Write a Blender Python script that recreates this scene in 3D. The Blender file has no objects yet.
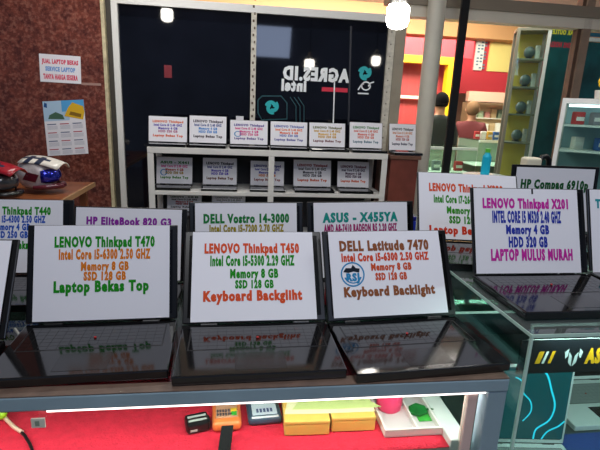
import bpy, bmesh, math, random
from mathutils import Vector, Matrix
random.seed(7)
R = math.radians
scene = bpy.context.scene
C = scene.collection

# ------------------------------------------------------------------ camera
F = 465.0; PITCH = R(14.3); ROLL = R(2.5); YAW = R(8.0); CAM = Vector((0, 0, 1.55))
FW = Vector((math.sin(YAW)*math.cos(PITCH), math.cos(YAW)*math.cos(PITCH), -math.sin(PITCH)))
_r0 = Vector((math.cos(YAW), -math.sin(YAW), 0)); _u0 = _r0.cross(FW)
RT = math.cos(ROLL)*_r0 + math.sin(ROLL)*_u0
UP = -math.sin(ROLL)*_r0 + math.cos(ROLL)*_u0
cd = bpy.data.cameras.new('camera'); cam = bpy.data.objects.new('camera', cd); C.objects.link(cam)
cam.matrix_world = Matrix(((RT.x, UP.x, -FW.x, CAM.x), (RT.y, UP.y, -FW.y, CAM.y), (RT.z, UP.z, -FW.z, CAM.z), (0, 0, 0, 1)))
cd.sensor_width = 36; cd.lens = F*36/600; cd.clip_start = .02; cd.clip_end = 200
scene.camera = cam
def _ray(x, y): return RT*((x-300)/F) - UP*((y-225)/F) + FW
def PY(x, y, Y): d = _ray(x, y); return CAM + d*(Y/d.y)          # survey helper: where a sight line meets depth Y
def PZ(x, y, Z): d = _ray(x, y); return CAM + d*((Z-CAM.z)/d.z)  # ... or height Z

# ------------------------------------------------------------------ materials
def lin(h):
    h = h.lstrip('#'); v = [int(h[i:i+2], 16)/255 for i in (0, 2, 4)]
    return tuple((c/12.92 if c <= .04045 else ((c+.055)/1.055)**2.4) for c in v) + (1,)
MATS = {}
def mat(name, col='#808080', rough=.5, metal=0, spec=.5, emit=None, es=0, coat=0, noise=None, bump=None):
    if name in MATS: return MATS[name]
    m = bpy.data.materials.new(name); m.use_nodes = True; nt = m.node_tree
    b = nt.nodes['Principled BSDF']; c = lin(col)
    b.inputs['Base Color'].default_value = c; b.inputs['Roughness'].default_value = rough
    b.inputs['Metallic'].default_value = metal; b.inputs['Specular IOR Level'].default_value = spec
    b.inputs['Coat Weight'].default_value = coat; b.inputs['Coat Roughness'].default_value = .05
    if emit:
        b.inputs['Emission Color'].default_value = lin(emit); b.inputs['Emission Strength'].default_value = es
    tc = nt.nodes.new('ShaderNodeTexCoord')
    if noise:   # (scale, amount)
        n = nt.nodes.new('ShaderNodeTexNoise'); n.inputs['Scale'].default_value = noise[0]; n.inputs['Detail'].default_value = 5
        nt.links.new(tc.outputs['Object'], n.inputs['Vector'])
        r = nt.nodes.new('ShaderNodeValToRGB')
        k = noise[1]
        r.color_ramp.elements[0].position = .3; r.color_ramp.elements[1].position = .7
        r.color_ramp.elements[0].color = tuple(x*(1-k) for x in c[:3])+(1,)
        r.color_ramp.elements[1].color = tuple(min(1, x*(1+k)) for x in c[:3])+(1,)
        nt.links.new(n.outputs['Fac'], r.inputs['Fac']); nt.links.new(r.outputs['Color'], b.inputs['Base Color'])
    if bump:    # (scale, strength)
        n = nt.nodes.new('ShaderNodeTexNoise'); n.inputs['Scale'].default_value = bump[0]; n.inputs['Detail'].default_value = 3
        nt.links.new(tc.outputs['Object'], n.inputs['Vector'])
        bp = nt.nodes.new('ShaderNodeBump'); bp.inputs['Strength'].default_value = bump[1]; bp.inputs['Distance'].default_value = .005
        nt.links.new(n.outputs['Fac'], bp.inputs['Height']); nt.links.new(bp.outputs['Normal'], b.inputs['Normal'])
    MATS[name] = m; return m
def glass(name, tint='#ffffff', refl=1.0, haze=0.0):
    if name in MATS: return MATS[name]
    m = bpy.data.materials.new(name); m.use_nodes = True; nt = m.node_tree; nt.nodes.clear()
    o = nt.nodes.new('ShaderNodeOutputMaterial'); mx = nt.nodes.new('ShaderNodeMixShader')
    t = nt.nodes.new('ShaderNodeBsdfTransparent'); t.inputs[0].default_value = lin(tint)
    g = nt.nodes.new('ShaderNodeBsdfGlossy'); g.inputs['Roughness'].default_value = .02
    lw = nt.nodes.new('ShaderNodeLayerWeight'); lw.inputs[0].default_value = .5
    pw_ = nt.nodes.new('ShaderNodeMath'); pw_.operation = 'POWER'; pw_.inputs[1].default_value = 4
    mt = nt.nodes.new('ShaderNodeMath'); mt.operation = 'MULTIPLY_ADD'; mt.inputs[1].default_value = .9*refl; mt.inputs[2].default_value = .035*refl
    nt.links.new(lw.outputs['Facing'], pw_.inputs[0]); nt.links.new(pw_.outputs[0], mt.inputs[0]); nt.links.new(mt.outputs[0], mx.inputs[0])
    nt.links.new(t.outputs[0], mx.inputs[1]); nt.links.new(g.outputs[0], mx.inputs[2])
    last = mx
    if haze:
        df = nt.nodes.new('ShaderNodeBsdfDiffuse'); df.inputs[0].default_value = (.7, .75, .75, 1)
        m2 = nt.nodes.new('ShaderNodeMixShader'); m2.inputs[0].default_value = haze
        nt.links.new(mx.outputs[0], m2.inputs[1]); nt.links.new(df.outputs[0], m2.inputs[2]); last = m2
    nt.links.new(last.outputs[0], o.inputs[0]); MATS[name] = m; return m
def granite():
    m = bpy.data.materials.new('red_granite'); m.use_nodes = True; nt = m.node_tree; b = nt.nodes['Principled BSDF']
    tc = nt.nodes.new('ShaderNodeTexCoord')
    v = nt.nodes.new('ShaderNodeTexVoronoi'); v.inputs['Scale'].default_value = 70
    n = nt.nodes.new('ShaderNodeTexNoise'); n.inputs['Scale'].default_value = 9; n.inputs['Detail'].default_value = 10; n.inputs['Roughness'].default_value = .75
    n2 = nt.nodes.new('ShaderNodeTexNoise'); n2.inputs['Scale'].default_value = 45; n2.inputs['Detail'].default_value = 6
    for q in (v, n, n2): nt.links.new(tc.outputs['Object'], q.inputs['Vector'])
    r = nt.nodes.new('ShaderNodeValToRGB'); e = r.color_ramp.elements
    e[0].position = .34; e[0].color = lin('#3e201b'); e[1].position = .68; e[1].color = lin('#a06c5c')
    k = e.new(.5); k.color = lin('#6c382e')
    nt.links.new(n2.outputs['Fac'], r.inputs['Fac'])
    r2 = nt.nodes.new('ShaderNodeValToRGB'); e = r2.color_ramp.elements
    e[0].position = .42; e[0].color = lin('#4c2a28'); e[1].position = .6; e[1].color = lin('#884a3c')
    nt.links.new(n.outputs['Fac'], r2.inputs['Fac'])
    mx = nt.nodes.new('ShaderNodeMix'); mx.data_type = 'RGBA'; mx.inputs[0].default_value = .5
    nt.links.new(r.outputs[0], mx.inputs[6]); nt.links.new(r2.outputs[0], mx.inputs[7])
    r3 = nt.nodes.new('ShaderNodeValToRGB'); e = r3.color_ramp.elements
    e[0].position = .05; e[0].color = (.35, .35, .4, 1); e[1].position = .3; e[1].color = (1, 1, 1, 1)
    nt.links.new(v.outputs['Distance'], r3.inputs['Fac'])
    m2 = nt.nodes.new('ShaderNodeMix'); m2.data_type = 'RGBA'; m2.blend_type = 'MULTIPLY'; m2.inputs[0].default_value = .6
    nt.links.new(mx.outputs[2], m2.inputs[6]); nt.links.new(r3.outputs[0], m2.inputs[7])
    nt.links.new(m2.outputs[2], b.inputs['Base Color']); b.inputs['Roughness'].default_value = .16; b.inputs['Specular IOR Level'].default_value = .4
    return m

# ------------------------------------------------------------------ mesh builder
class MB:
    def __init__(s): s.bm = bmesh.new(); s.mats = []
    def mi(s, m):
        if m not in s.mats: s.mats.append(m)
        return s.mats.index(m)
    def _set(s, geom, m):
        i = s.mi(m)
        for f in geom: f.material_index = i
    def box(s, a, b, m, bev=0, seg=2):
        a, b = Vector(a), Vector(b)
        r = bmesh.ops.create_cube(s.bm, size=1); vs = r['verts']
        ctr, sz = (a+b)/2, b-a
        for v in vs: v.co = Vector((v.co.x*sz.x, v.co.y*sz.y, v.co.z*sz.z)) + ctr
        fs = list({f for v in vs for f in v.link_faces}); s._set(fs, m)
        if bev:
            es = list({e for v in vs for e in v.link_edges})
            bmesh.ops.bevel(s.bm, geom=es, offset=bev, segments=seg, affect='EDGES', profile=.5, material=s.mi(m))
        return s
    def poly(s, pts, m, nrm, th=.0005):
        """flat outline given real thickness: pts (3d), extruded against nrm"""
        n = Vector(nrm).normalized()*th
        top = [s.bm.verts.new(Vector(p)) for p in pts]; bot = [s.bm.verts.new(Vector(p)-n) for p in pts]
        fs = [s.bm.faces.new(top), s.bm.faces.new(bot[::-1])]
        k = len(pts)
        for i in range(k): fs.append(s.bm.faces.new((top[i], bot[i], bot[(i+1) % k], top[(i+1) % k])))
        s._set(fs, m); return s
    def cyl(s, p, q, r, m, seg=20, r2=None):
        p, q = Vector(p), Vector(q); d = q-p
        res = bmesh.ops.create_cone(s.bm, cap_ends=True, segments=seg, radius1=r, radius2=r if r2 is None else r2, depth=d.length)
        M = Matrix.Translation((p+q)/2) @ d.to_track_quat('Z', 'Y').to_matrix().to_4x4()
        for v in res['verts']: v.co = M @ v.co
        s._set(list({f for v in res['verts'] for f in v.link_faces}), m); return s
    def ball(s, c, r, m, sc=(1, 1, 1), u=20, v=12, cut=None):
        res = bmesh.ops.create_uvsphere(s.bm, u_segments=u, v_segments=v, radius=r)
        vs = res['verts']
        fs = list({f for w in vs for f in w.link_faces}); s._set(fs, m)
        for w in vs: w.co = Vector((w.co.x*sc[0], w.co.y*sc[1], w.co.z*sc[2])) + Vector(c)
        if cut:
            dead = [w for w in vs if cut(w.co-Vector(c))]
            bmesh.ops.delete(s.bm, geom=dead, context='VERTS')
        return s
    def tube(s, pts, r, m, seg=10):
        pts = [Vector(p) for p in pts]; rings = []
        rr = r if isinstance(r, (list, tuple)) else [r]*len(pts)
        for i, p in enumerate(pts):
            t = (pts[min(i+1, len(pts)-1)]-pts[max(i-1, 0)]).normalized()
            q = t.to_track_quat('Z', 'Y')
            rings.append([s.bm.verts.new(p + q @ Vector((rr[i]*math.cos(2*math.pi*k/seg), rr[i]*math.sin(2*math.pi*k/seg), 0))) for k in range(seg)])
        fs = []
        for a, b in zip(rings, rings[1:]):
            for k in range(seg): fs.append(s.bm.faces.new((a[k], a[(k+1) % seg], b[(k+1) % seg], b[k])))
        fs.append(s.bm.faces.new(rings[0][::-1])); fs.append(s.bm.faces.new(rings[-1])); s._set(fs, m); return s
    def ribbon(s, path, w, m, to3, th=.0006):
        """flat strip along a 2d path; to3(u,v) maps to 3d"""
        path = [Vector(p) for p in path]; L = []; Rr = []
        for i, p in enumerate(path):
            t = (path[min(i+1, len(path)-1)]-path[max(i-1, 0)]).normalized(); n = Vector((-t.y, t.x))
            ww = (w[i] if isinstance(w, (list, tuple)) else w)/2
            L.append(p+n*ww); Rr.append(p-n*ww)
        vl = [s.bm.verts.new(to3(p.x, p.y)) for p in L]; vr = [s.bm.verts.new(to3(p.x, p.y)) for p in Rr]
        fs = [s.bm.faces.new((vr[i], vr[i+1], vl[i+1], vl[i])) for i in range(len(path)-1)]
        s._set(fs, m); return s
    def text(s, txt, m, cx, base, w, cap, to3, mirror=False):
        """printed lettering: fitted to width w and cap height cap, centred on cx"""
        verts, faces, x0, x1 = glyphs(txt)
        k = w/(x1-x0); kv = cap/.7
        fs = []
        for sh in (-.022, .022):        # heavy face: two overlapping impressions
            vs = []
            for (x, y) in verts:
                u = (x-(x0+x1)/2+sh)*k
                vs.append(s.bm.verts.new(to3(cx + (-u if mirror else u), base+y*kv) - Vector((0, .0003 if sh > 0 else 0, 0))))
            for f in faces: fs.append(s.bm.faces.new([vs[i] for i in f]))
        s._set(fs, m); return s
    def build(s, name, parent=None, smooth=False, loc=None, rot=None):
        bmesh.ops.recalc_face_normals(s.bm, faces=s.bm.faces) if not getattr(s, 'keep', False) else None
        me = bpy.data.meshes.new(name); s.bm.to_mesh(me); s.bm.free()
        for m in s.mats: me.materials.append(m)
        if smooth:
            for p in me.polygons: p.use_smooth = True
            try: me.set_sharp_from_angle(angle=R(40))
            except Exception: pass
        o = bpy.data.objects.new(name, me); C.objects.link(o)
        if parent: o.parent = parent
        if loc is not None: o.location = loc
        if rot is not None: o.rotation_euler = rot
        return o
_gc = {}
def glyphs(txt):
    if txt in _gc: return _gc[txt]
    cu = bpy.data.curves.new('t', 'FONT'); cu.body = txt; cu.size = 1; cu.offset = .05; cu.resolution_u = 2
    cu.space_character = 1.22
    o = bpy.data.objects.new('t', cu); C.objects.link(o)
    dg = bpy.context.evaluated_depsgraph_get(); dg.update()
    me = bpy.data.meshes.new_from_object(o.evaluated_get(dg))
    v = [(p.co.x, p.co.y) for p in me.vertices]; f = [tuple(p.vertices) for p in me.polygons]
    bpy.data.objects.remove(o); bpy.data.curves.remove(cu); bpy.data.meshes.remove(me)
    _gc[txt] = (v, f, min(p[0] for p in v), max(p[0] for p in v)); return _gc[txt]

def tag(o, label=None, cat=None, group=None, kind=None):
    if label: o['label'] = label
    if cat: o['category'] = cat
    if group: o['group'] = group
    if kind: o['kind'] = kind
    return o
def thing(name, label, cat, loc=(0, 0, 0), rz=0, group=None):
    o = bpy.data.objects.new(name, None); o.empty_display_size = .05; C.objects.link(o)
    o.location = loc; o.rotation_euler = (0, 0, rz); return tag(o, label, cat, group)
def struct(o): o['kind'] = 'structure'; return o
def at(mb, loc):
    bmesh.ops.translate(mb.bm, verts=mb.bm.verts, vec=-Vector(loc)); return mb
def wpart(mb, name, root, smooth=False):      # mesh drawn in world coordinates, hung under an unrotated root
    return at(mb, root.location).build(name, root, smooth)
def wthing(mb, name, label, cat, loc, group=None, smooth=False):
    return tag(at(mb, loc).build(name, None, smooth, loc=loc), label, cat, group)

# ------------------------------------------------------------------ shared materials
paper = mat('white_paper', '#e9e8ee', .75, spec=.2)
blk = mat('black_plastic', '#0c0c0e', .32, spec=.5)
keym = mat('black_keys', '#121214', .07, spec=1.0)
deck = mat('black_deck', '#101012', .09, spec=1.0)
scr = mat('screen_black', '#060608', .12)
silver = mat('silver_plastic', '#d6d8da', .4)
redp = mat('red_rubber', '#b01818', .5)
alu = mat('aluminium', '#b4b2ac', .38, metal=.55, noise=(6, .06))
alug = mat('blue_grey_metal', '#94adb8', .42, metal=.1, noise=(9, .08))
white = mat('white_metal', '#dad9d5', .4, noise=(5, .05))
INK = {}
def ink(h):
    return mat('ink_'+h.strip('#'), h, .7, spec=.1)

# ------------------------------------------------------------------ laptop
_base = {}
def base_mesh(w, d, th, detail, colour):
    key = (round(w, 3), round(d, 3), detail, colour)
    if key in _base: return _base[key]
    kk, kb = (keym, blk) if colour == 'black' else (mat('grey_keys', '#8d9092', .4), mat('key_well_grey', '#5c5f62', .5))
    dm = deck if colour == 'black' else silver
    b = MB(); b.box((-w/2, -d, .0015), (w/2, .004, th), dm, .003)
    for sx in (-1, 1):
        for yy in (-d+.02, -.02): b.cyl((sx*(w/2-.025), yy, 0), (sx*(w/2-.025), yy, .003), .006, blk, 10)
    ob = b.build('base'); bm_ = ob.data; bpy.data.objects.remove(ob)
    k = MB()
    kw, kd = w*.86, d*.44; y1 = -d*.10; rows, cols = 6, 15
    k.box((-kw/2-.003, y1-kd-.003, th-.0004), (kw/2+.003, y1+.003, th+.0002), kb)
    if detail:
        for r in range(rows):
            for c in range(cols):
                x0 = -kw/2+c*kw/cols; yy = y1-(r+1)*kd/rows
                if r == 5 and 4 <= c <= 8:
                    if c > 4: continue
                    k.box((x0+.0004, yy+.0004, th), (x0+5*kw/cols-.0004, yy+kd/rows-.0004, th+.0006), kk); continue
                k.box((x0+.0004, yy+.0004, th), (x0+kw/cols-.0004, yy+kd/rows-.0004, th+.0006), kk)
    ob = k.build('keyboard'); km = ob.data; bpy.data.objects.remove(ob)
    t = MB(); t.box((-w*.15, -d*.93, th-.0002), (w*.15, -d*.63, th+.0005), mat('touchpad', '#151518', .16, spec=.8), .0004, 1)
    ob = t.build('touchpad'); tm = ob.data; bpy.data.objects.remove(ob)
    _base[key] = (bm_, km, tm); return _base[key]
def link(name, me, parent, loc=(0, 0, 0), rot=(0, 0, 0)):
    o = bpy.data.objects.new(name, me); C.objects.link(o); o.parent = parent; o.location = loc; o.rotation_euler = rot; return o
def laptop(label, group, x, y, z, rot, w, h, tilt, sheet=(.05, .95, .03, .99), lines=(), detail=True, colour='black', emblem=None, extra=None, d=None, tape=False):
    """hinge line centred on (x, y); sheet = (u0,u1,v0,v1) of the lid face; lines = (text, ink, cx, base, width, cap) of the sheet"""
    d = d or h*.98; th = .022
    root = thing('laptop', label, 'laptop', (x, y, z), R(rot), group)
    bm_, km, tm = base_mesh(w, d, th, detail, colour)
    b = link('base', bm_, root)
    if detail:
        link('keyboard', km, b); link('touchpad', tm, b)
        p = MB(); p.cyl((0, -d*.34, th+.0016), (0, -d*.34, th+.004), .003, redp, 10); p.build('pointing_stick', b)
    for sx in (-1, 1):
        hg = MB(); hg.cyl((sx*w*.32-.02, .004, th-.002), (sx*w*.32+.02, .004, th-.002), .006, blk, 12); hg.build('hinge', root, True)
    lm = blk if colour == 'black' else silver
    L = MB(); L.box((-w/2, 0, .004), (w/2, .008, h), lm, .0025)
    lid = L.build('lid', root, False, (0, 0, th), (-R(tilt), 0, 0))
    S = MB(); S.box((-w/2+.012, -.0006, .018), (w/2-.012, .0002, h-.012), scr); S.build('screen', lid)
    if sheet:
        u0, u1, v0, v1 = sheet
        X0, X1, Z0, Z1 = -w/2+u0*w, -w/2+u1*w, v0*h, v1*h
        P = MB()
        # the sheet of paper is very slightly bowed
        n = 8; e = -.0014
        for i in range(n):
            ua, ub = i/n, (i+1)/n
            ya, yb = e-.0015*math.sin(math.pi*ua), e-.0015*math.sin(math.pi*ub)
            xa, xb = X0+(X1-X0)*ua, X0+(X1-X0)*ub
            vs = [P.bm.verts.new(q) for q in ((xa, ya, Z0), (xb, yb, Z0), (xb, yb, Z1), (xa, ya, Z1), (xa, ya+.0005, Z0), (xb, yb+.0005, Z0), (xb, yb+.0005, Z1), (xa, ya+.0005, Z1))]
            fs = [P.bm.faces.new([vs[j] for j in q]) for q in ((0, 1, 2, 3), (5, 4, 7, 6), (3, 2, 6, 7), (1, 0, 4, 5))]
            P._set(fs, paper)
        W, Hh = X1-X0, Z1-Z0
        def to3(u, v): return Vector((X0+u*W, e-.0015*math.sin(math.pi*min(1, max(0, u)))-.0004, Z0+v*Hh))
        for (t, c, cx, ba, tw, cap) in lines: P.text(t, ink(c), cx, ba, tw, cap, to3)
        if emblem: emblem(P, to3, W, Hh)
        P.keep = True
        P.build('paper_sign', lid)
    if tape:
        T = MB(); T.box((w*.02, -.0032, h*.93), (w*.035, -.0026, h*.99), blk); T.build('webcam_clip', lid)
    if extra: extra(root, lid, w, h, d, th)
    return root

G, OR, RO, BR, BL, PU, MG = '#1f8a1f', '#d8791c', '#d4502a', '#8a5234', '#2456b8', '#8a2a9c', '#c22a9c'
ZB = .99      # counter top
zt = ZB+.0005
FR = 'laptops in the front row on the glass counter'
laptop('black laptop cut off by the photo edge, left end of the front row', FR, -.688, 1.02, zt, 0, .35, .236, 31, (.05, .955, .03, .985))
laptop('black laptop whose sign has green first and last lines and orange middle lines', FR, -.324, 1.102, zt, 2.4, .354, .242, 18.4, (.045, .945, .035, .995), d=.23, lines=[
    ('LENOVO Thinkpad T470', G, .516, .774, .738, .105), ('Intel Core i5-6300 2.50 GHZ', OR, .516, .645, .674, .1),
    ('Memory 8 GB', OR, .515, .525, .35, .085), ('SSD 128 GB', OR, .515, .42, .31, .085), ('Laptop Bekas Top', G, .494, .30, .695, .11)])
laptop('black laptop in centre of front row, sign with orange-red first line and green middle lines', FR, .050, 1.082, zt, 1.1, .364, .246, 33.7, (.055, .935, .03, .99), d=.226, lines=[
    ('LENOVO Thinkpad T450', RO, .488, .755, .78, .105), ('Intel Core i5-5300 2.29 GHZ', G, .49, .61, .69, .11),
    ('Memory 8 GB', G, .5, .47, .39, .095), ('SSD 128 GB', G, .5, .355, .31, .085), ('Keyboard Backgliht', RO, .49, .22, .79, .105)])
def emblem(P, to3, W, Hh):
    cx, cy, r = .185, .49, .145; asp = Hh/W
    ring = [(cx+r*asp*math.cos(a), cy+r*math.sin(a)) for a in [2*math.pi*i/32 for i in range(33)]]
    blue = ink('#2f86b8'); dk = ink('#1c2430')
    for k0, wd in ((1, .02),):
        Lr = [P.bm.verts.new(to3(cx+(u-cx), v)) for u, v in ring]; Li = [P.bm.verts.new(to3(cx+(u-cx)*.88, cy+(v-cy)*.88)) for u, v in ring]
        P._set([P.bm.faces.new((Lr[i], Lr[i+1], Li[i+1], Li[i])) for i in range(32)], blue)
    hat = [(-.78, .2), (-.55, .52), (-.1, .5), (.05, .78), (.3, .5), (.62, .45), (.55, .12), (.1, .22), (-.35, .12)]
    P._set([P.bm.faces.new([P.bm.verts.new(to3(cx+r*asp*u, cy+r*v)) for u, v in hat[::-1]])], dk)
    P.text('RSJ', blue, cx, cy-.075, .11, .085, to3)
    arc = [(cx+r*asp*.7*math.cos(a), cy+r*.7*math.sin(a)) for a in [R(200)+R(140)*i/12 for i in range(13)]]
    P.ribbon([(u, v) for u, v in arc], .014, blue, to3)
laptop('black laptop with a round blue emblem on its sign, right end of the front row', FR, .416, 1.088, zt, 4.0, .362, .243, 28.1, (.045, .935, .05, .99), [
    ('DELL Latitude 7470', BR, .49, .77, .8, .115), ('Intel Core i5-6300 2.50 GHZ', '#d0492c', .49, .645, .78, .09),
    ('Memory 8 GB', '#c8502e', .53, .53, .36, .08), ('SSD 128 GB', '#c8502e', .52, .415, .28, .08), ('Keyboard Backlight', BR, .5, .235, .8, .105)], emblem=emblem)
BK = 'laptops in the second row on the glass counter'
laptop('black laptop with blue lines under a green title, second row at the left edge', BK, -.677, 1.443, zt, 0, .345, .233, 15, (.05, .91, .03, .99), [
    ('LENOVO Thinkpad T440', G, .49, .80, .78, .10), ('Intel Core i5-4300 2.50 GHZ', BL, .49, .69, .68, .09),
    ('Memory 4 GB', BL, .5, .585, .36, .085), ('SSD 250 GB', BL, .5, .48, .32, .085), ('Laptop Bekas', G, .5, .33, .4, .1)])
laptop('laptop with one purple title line on its sign, behind the green-titled front laptop', BK, -.322, 1.377, zt, -3.6, .335, .226, 15, (.02, .955, .03, .985), [
    ('HP EliteBook 820 G3', PU, .5, .77, .8, .1), ('Intel Core i5-6300 2.40 GHZ', PU, .5, .62, .7, .1)])
laptop('black laptop with dark green title over olive line, behind the centre front laptop', BK, .038, 1.397, zt, 4.4, .362, .244, 15, (.05, .94, .03, .985), [
    ('DELL Vostro 14-3000', '#1d7a3a', .5, .735, .84, .115), ('Intel Core i5-7200 2.70 GHZ', '#9a8a1c', .5, .61, .73, .095)])
laptop('black laptop with teal title over magenta line, behind the emblem-signed laptop', BK, .415, 1.398, zt, 6.9, .373, .252, 15, (.055, .935, .03, .985), [
    ('ASUS - X455YA', '#1f8f86', .49, .74, .8, .12), ('AMD A8-7410 RADEON R5 2.20 GHZ', '#a02468', .49, .605, .78, .1)])
ZC = 1.09     # glass case top
zc = ZC+.0005
CS = 'laptops standing on the glass case'
laptop('black laptop with magenta first and last lines and blue middle lines on its sign', CS, .839, 1.156, zc, .6, .356, .249, 19.2, (.02, .935, .015, .99), [
    ('LENOVO Thinkpad X201', MG, .49, .77, .82, .11), ('INTEL CORE I5 M520 2.40 GHZ', '#2a3aa0', .495, .6, .66, .13),
    ('Memory 4 GB', '#2a3aa0', .495, .465, .41, .1), ('HDD 320 GB', '#2a3aa0', .495, .31, .37, .115), ('LAPTOP MULUS MURAH', MG, .53, .155, .78, .125)], tape=True)
laptop('laptop cut off by the right edge, its sign starting with a teal letter', CS, 1.213, 1.165, zc, -2, .356, .249, 19.2, (.02, .96, .0, .99), [
    ('TOSHIBA Portege Z30', '#1f8f9a', .45, .78, .8, .1), ('INTEL CORE I5 2.30 GHZ', '#1f8f9a', .48, .62, .72, .1), ('LAPTOP MULUS', '#1f8f9a', .48, .14, .7, .1)])
laptop('laptop with orange-red title and green middle lines, standing behind the magenta-titled one', CS, .813, 1.478, zc, -8.4, .364, .255, 28, (.015, .985, .03, .99), [
    ('LENOVO Thinkpad X220', RO, .48, .72, .75, .115), ('Intel Core i7-2640 2.80 GHZ', '#2f8a1c', .48, .545, .66, .11),
    ('Memory 4 GB', '#2f8a1c', .48, .385, .4, .1), ('SSD 128 GB', '#2f8a1c', .48, .24, .36, .1), ('Laptop Bekas Top', '#c8381f', .48, .08, .76, .11)])
laptop('black-framed laptop with dark green title over olive line, rearmost on the glass case', CS, 1.209, 1.614, zc, -3.3, .35, .26, 5, (.05, .95, .03, .965), [
    ('HP Compaq 6910p', '#1f5a30', .5, .68, .86, .13), ('Intel Core 2 Duo T7500 2.20 GHZ', '#8a7a1c', .5, .54, .74, .1)])

# ------------------------------------------------------------------ front counter
X0, X1, Y0, Y1 = -1.25, .600, .838, 1.62
ctr = thing('display_counter', 'long glass-topped display counter with blue-grey metal front rail and red lit shelf', 'counter', (-.3, Y0, 0))
gl_top = glass('counter_glass', '#8fa39d', 1.0)
clear = glass('clear_glass', '#eaf4f0', 1.0)
b = MB(); b.box((X0, Y0, .957), (X1, Y0+.034, ZB-.002), alug, .003); wpart(b, 'front_rail', ctr)
b = MB(); b.box((X0, Y0+.001, ZB-.002), (X1, Y0+.033, ZB), mat('brown_reflection', '#6a574c', .35, noise=(30, .2))); wpart(b, 'edge_strip', ctr)  # top face of the rail, its brown reflection put into the colour
b = MB(); b.box((X1-.03, Y0+.034, .955), (X1, Y1, ZB-.008), alug, .003); wpart(b, 'side_rail', ctr)
b = MB(); b.box((X0, Y1-.03, .955), (X1-.03, Y1, ZB-.008), alug, .003); wpart(b, 'back_rail', ctr)
b = MB(); b.box((X0, Y0+.034, ZB-.008), (X1, Y1, ZB), gl_top); wpart(b, 'glass_top', ctr)
for x in (X0, X1-.045):
    for y in (Y0+.002, Y1-.04):
        b = MB(); b.box((x, y, 0), (x+.045, y+.038, .957), alug, .003); wpart(b, 'leg', ctr)
fr_w = mat('pale_pink_frame', '#e2c4ba', .5)
b = MB(); b.box((X1-.085, Y0+.012, .40), (X1-.062, Y0+.03, .957), fr_w, .002); wpart(b, 'front_frame', ctr)
b = MB(); b.box((X0+.05, Y0+.018, .40), (X1-.086, Y0+.022, .956), clear); wpart(b, 'front_glass', ctr)
xa, xb = PZ(447, 434, .818).x, PZ(466, 434, .818).x
b = MB(); b.box((X0, Y0+.024, .785), (xa-.001, 1.5, .797), mat('shelf_board', '#c9b8b0', .6)); wpart(b, 'shelf', ctr)
b = MB(); b.box((xa, Y0+.024, .78), (xb, 1.5, .818), white, .003); wpart(b, 'shelf_edge_bar', ctr)
b = MB(); b.box((X0+.03, 1.5, .35), (X1-.03, 1.512, .95), mat('grey_green_panel', '#93a19b', .5)); wpart(b, 'back_panel', ctr)
b = MB(); b.box((X0+.03, Y0+.04, .62), (X1-.005, 1.5, .632), mat('grey_green_panel')); wpart(b, 'bottom_panel', ctr)
led = mat('led_strip', '#ffffff', .4, emit='#fff1ea', es=2.5)
lx0 = PY(40, 417, Y0+.02).x
b = MB(); b.box((lx0+.02, Y0+.004, .9515), (X1-.05, Y0+.012, .957), led); wpart(b, 'led_strip', ctr)
b = MB(); p = PY(38, 421, Y0+.004); b.box((p.x-.011, Y0-.0005, p.z-.012), (p.x+.014, Y0+.003, p.z+.008), mat('tag_paper', '#d9d8c6', .7)); b.box((p.x-.004, Y0-.0008, p.z-.008), (p.x+.004, Y0+.001, p.z+.003), mat('tag_print', '#8a9a86', .7)); wpart(b, 'paper_tag', ctr)
ZS = .8015
cloth = mat('red_cloth', '#d8293f', .85, spec=.15, noise=(55, .14), bump=(160, .7))
b = MB(); nx = 60; ny = 26
cx1 = xa-.001
vv = [[b.bm.verts.new((X0+.02+(cx1-X0-.02)*i/nx, Y0+.024+(1.49-Y0-.024)*j/ny, +.7996+.0008*math.sin(i*1.7)*math.cos(j*1.3))) for i in range(nx+1)] for j in range(ny+1)]
fs = [b.bm.faces.new((vv[j][i], vv[j][i+1], vv[j+1][i+1], vv[j+1][i])) for j in range(ny) for i in range(nx)]; b._set(fs, cloth)
o = wthing(b, 'shelf_cloth', 'bright red cloth lining the lit shelf under the counter top', 'cloth', (-.4, 1.1, .7996), smooth=True)
md = o.modifiers.new('s', 'SOLIDIFY'); md.thickness = .0015

# --- things on the red shelf
def PS(x, y, z=ZS): return PZ(x, y, z)
# black battery
p = PS(198, 424); t = thing('battery_pack', 'black battery pack with pale grey stripes lying on the red cloth', 'battery', (p.x, p.y-.012, ZS+.0005), R(14))
b = MB(); b.box((-.028, -.022, 0), (.026, .022, .026), blk, .006); b.build('body', t)
b = MB()
for q in (-.012, .003): b.box((-.022, q, .0255), (.02, q+.007, .0268), mat('pale_grey_label', '#a7a9a2', .6))
b.box((-.02, -.0228, .006), (-.004, -.0215, .012), mat('pale_grey_label')); b.build('label_strips', t)
b = MB(); b.box((.022, -.012, .006), (.0285, .012, .018), mat('dark_metal', '#3a3d40', .3, metal=.8)); b.build('contacts', t)
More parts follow.
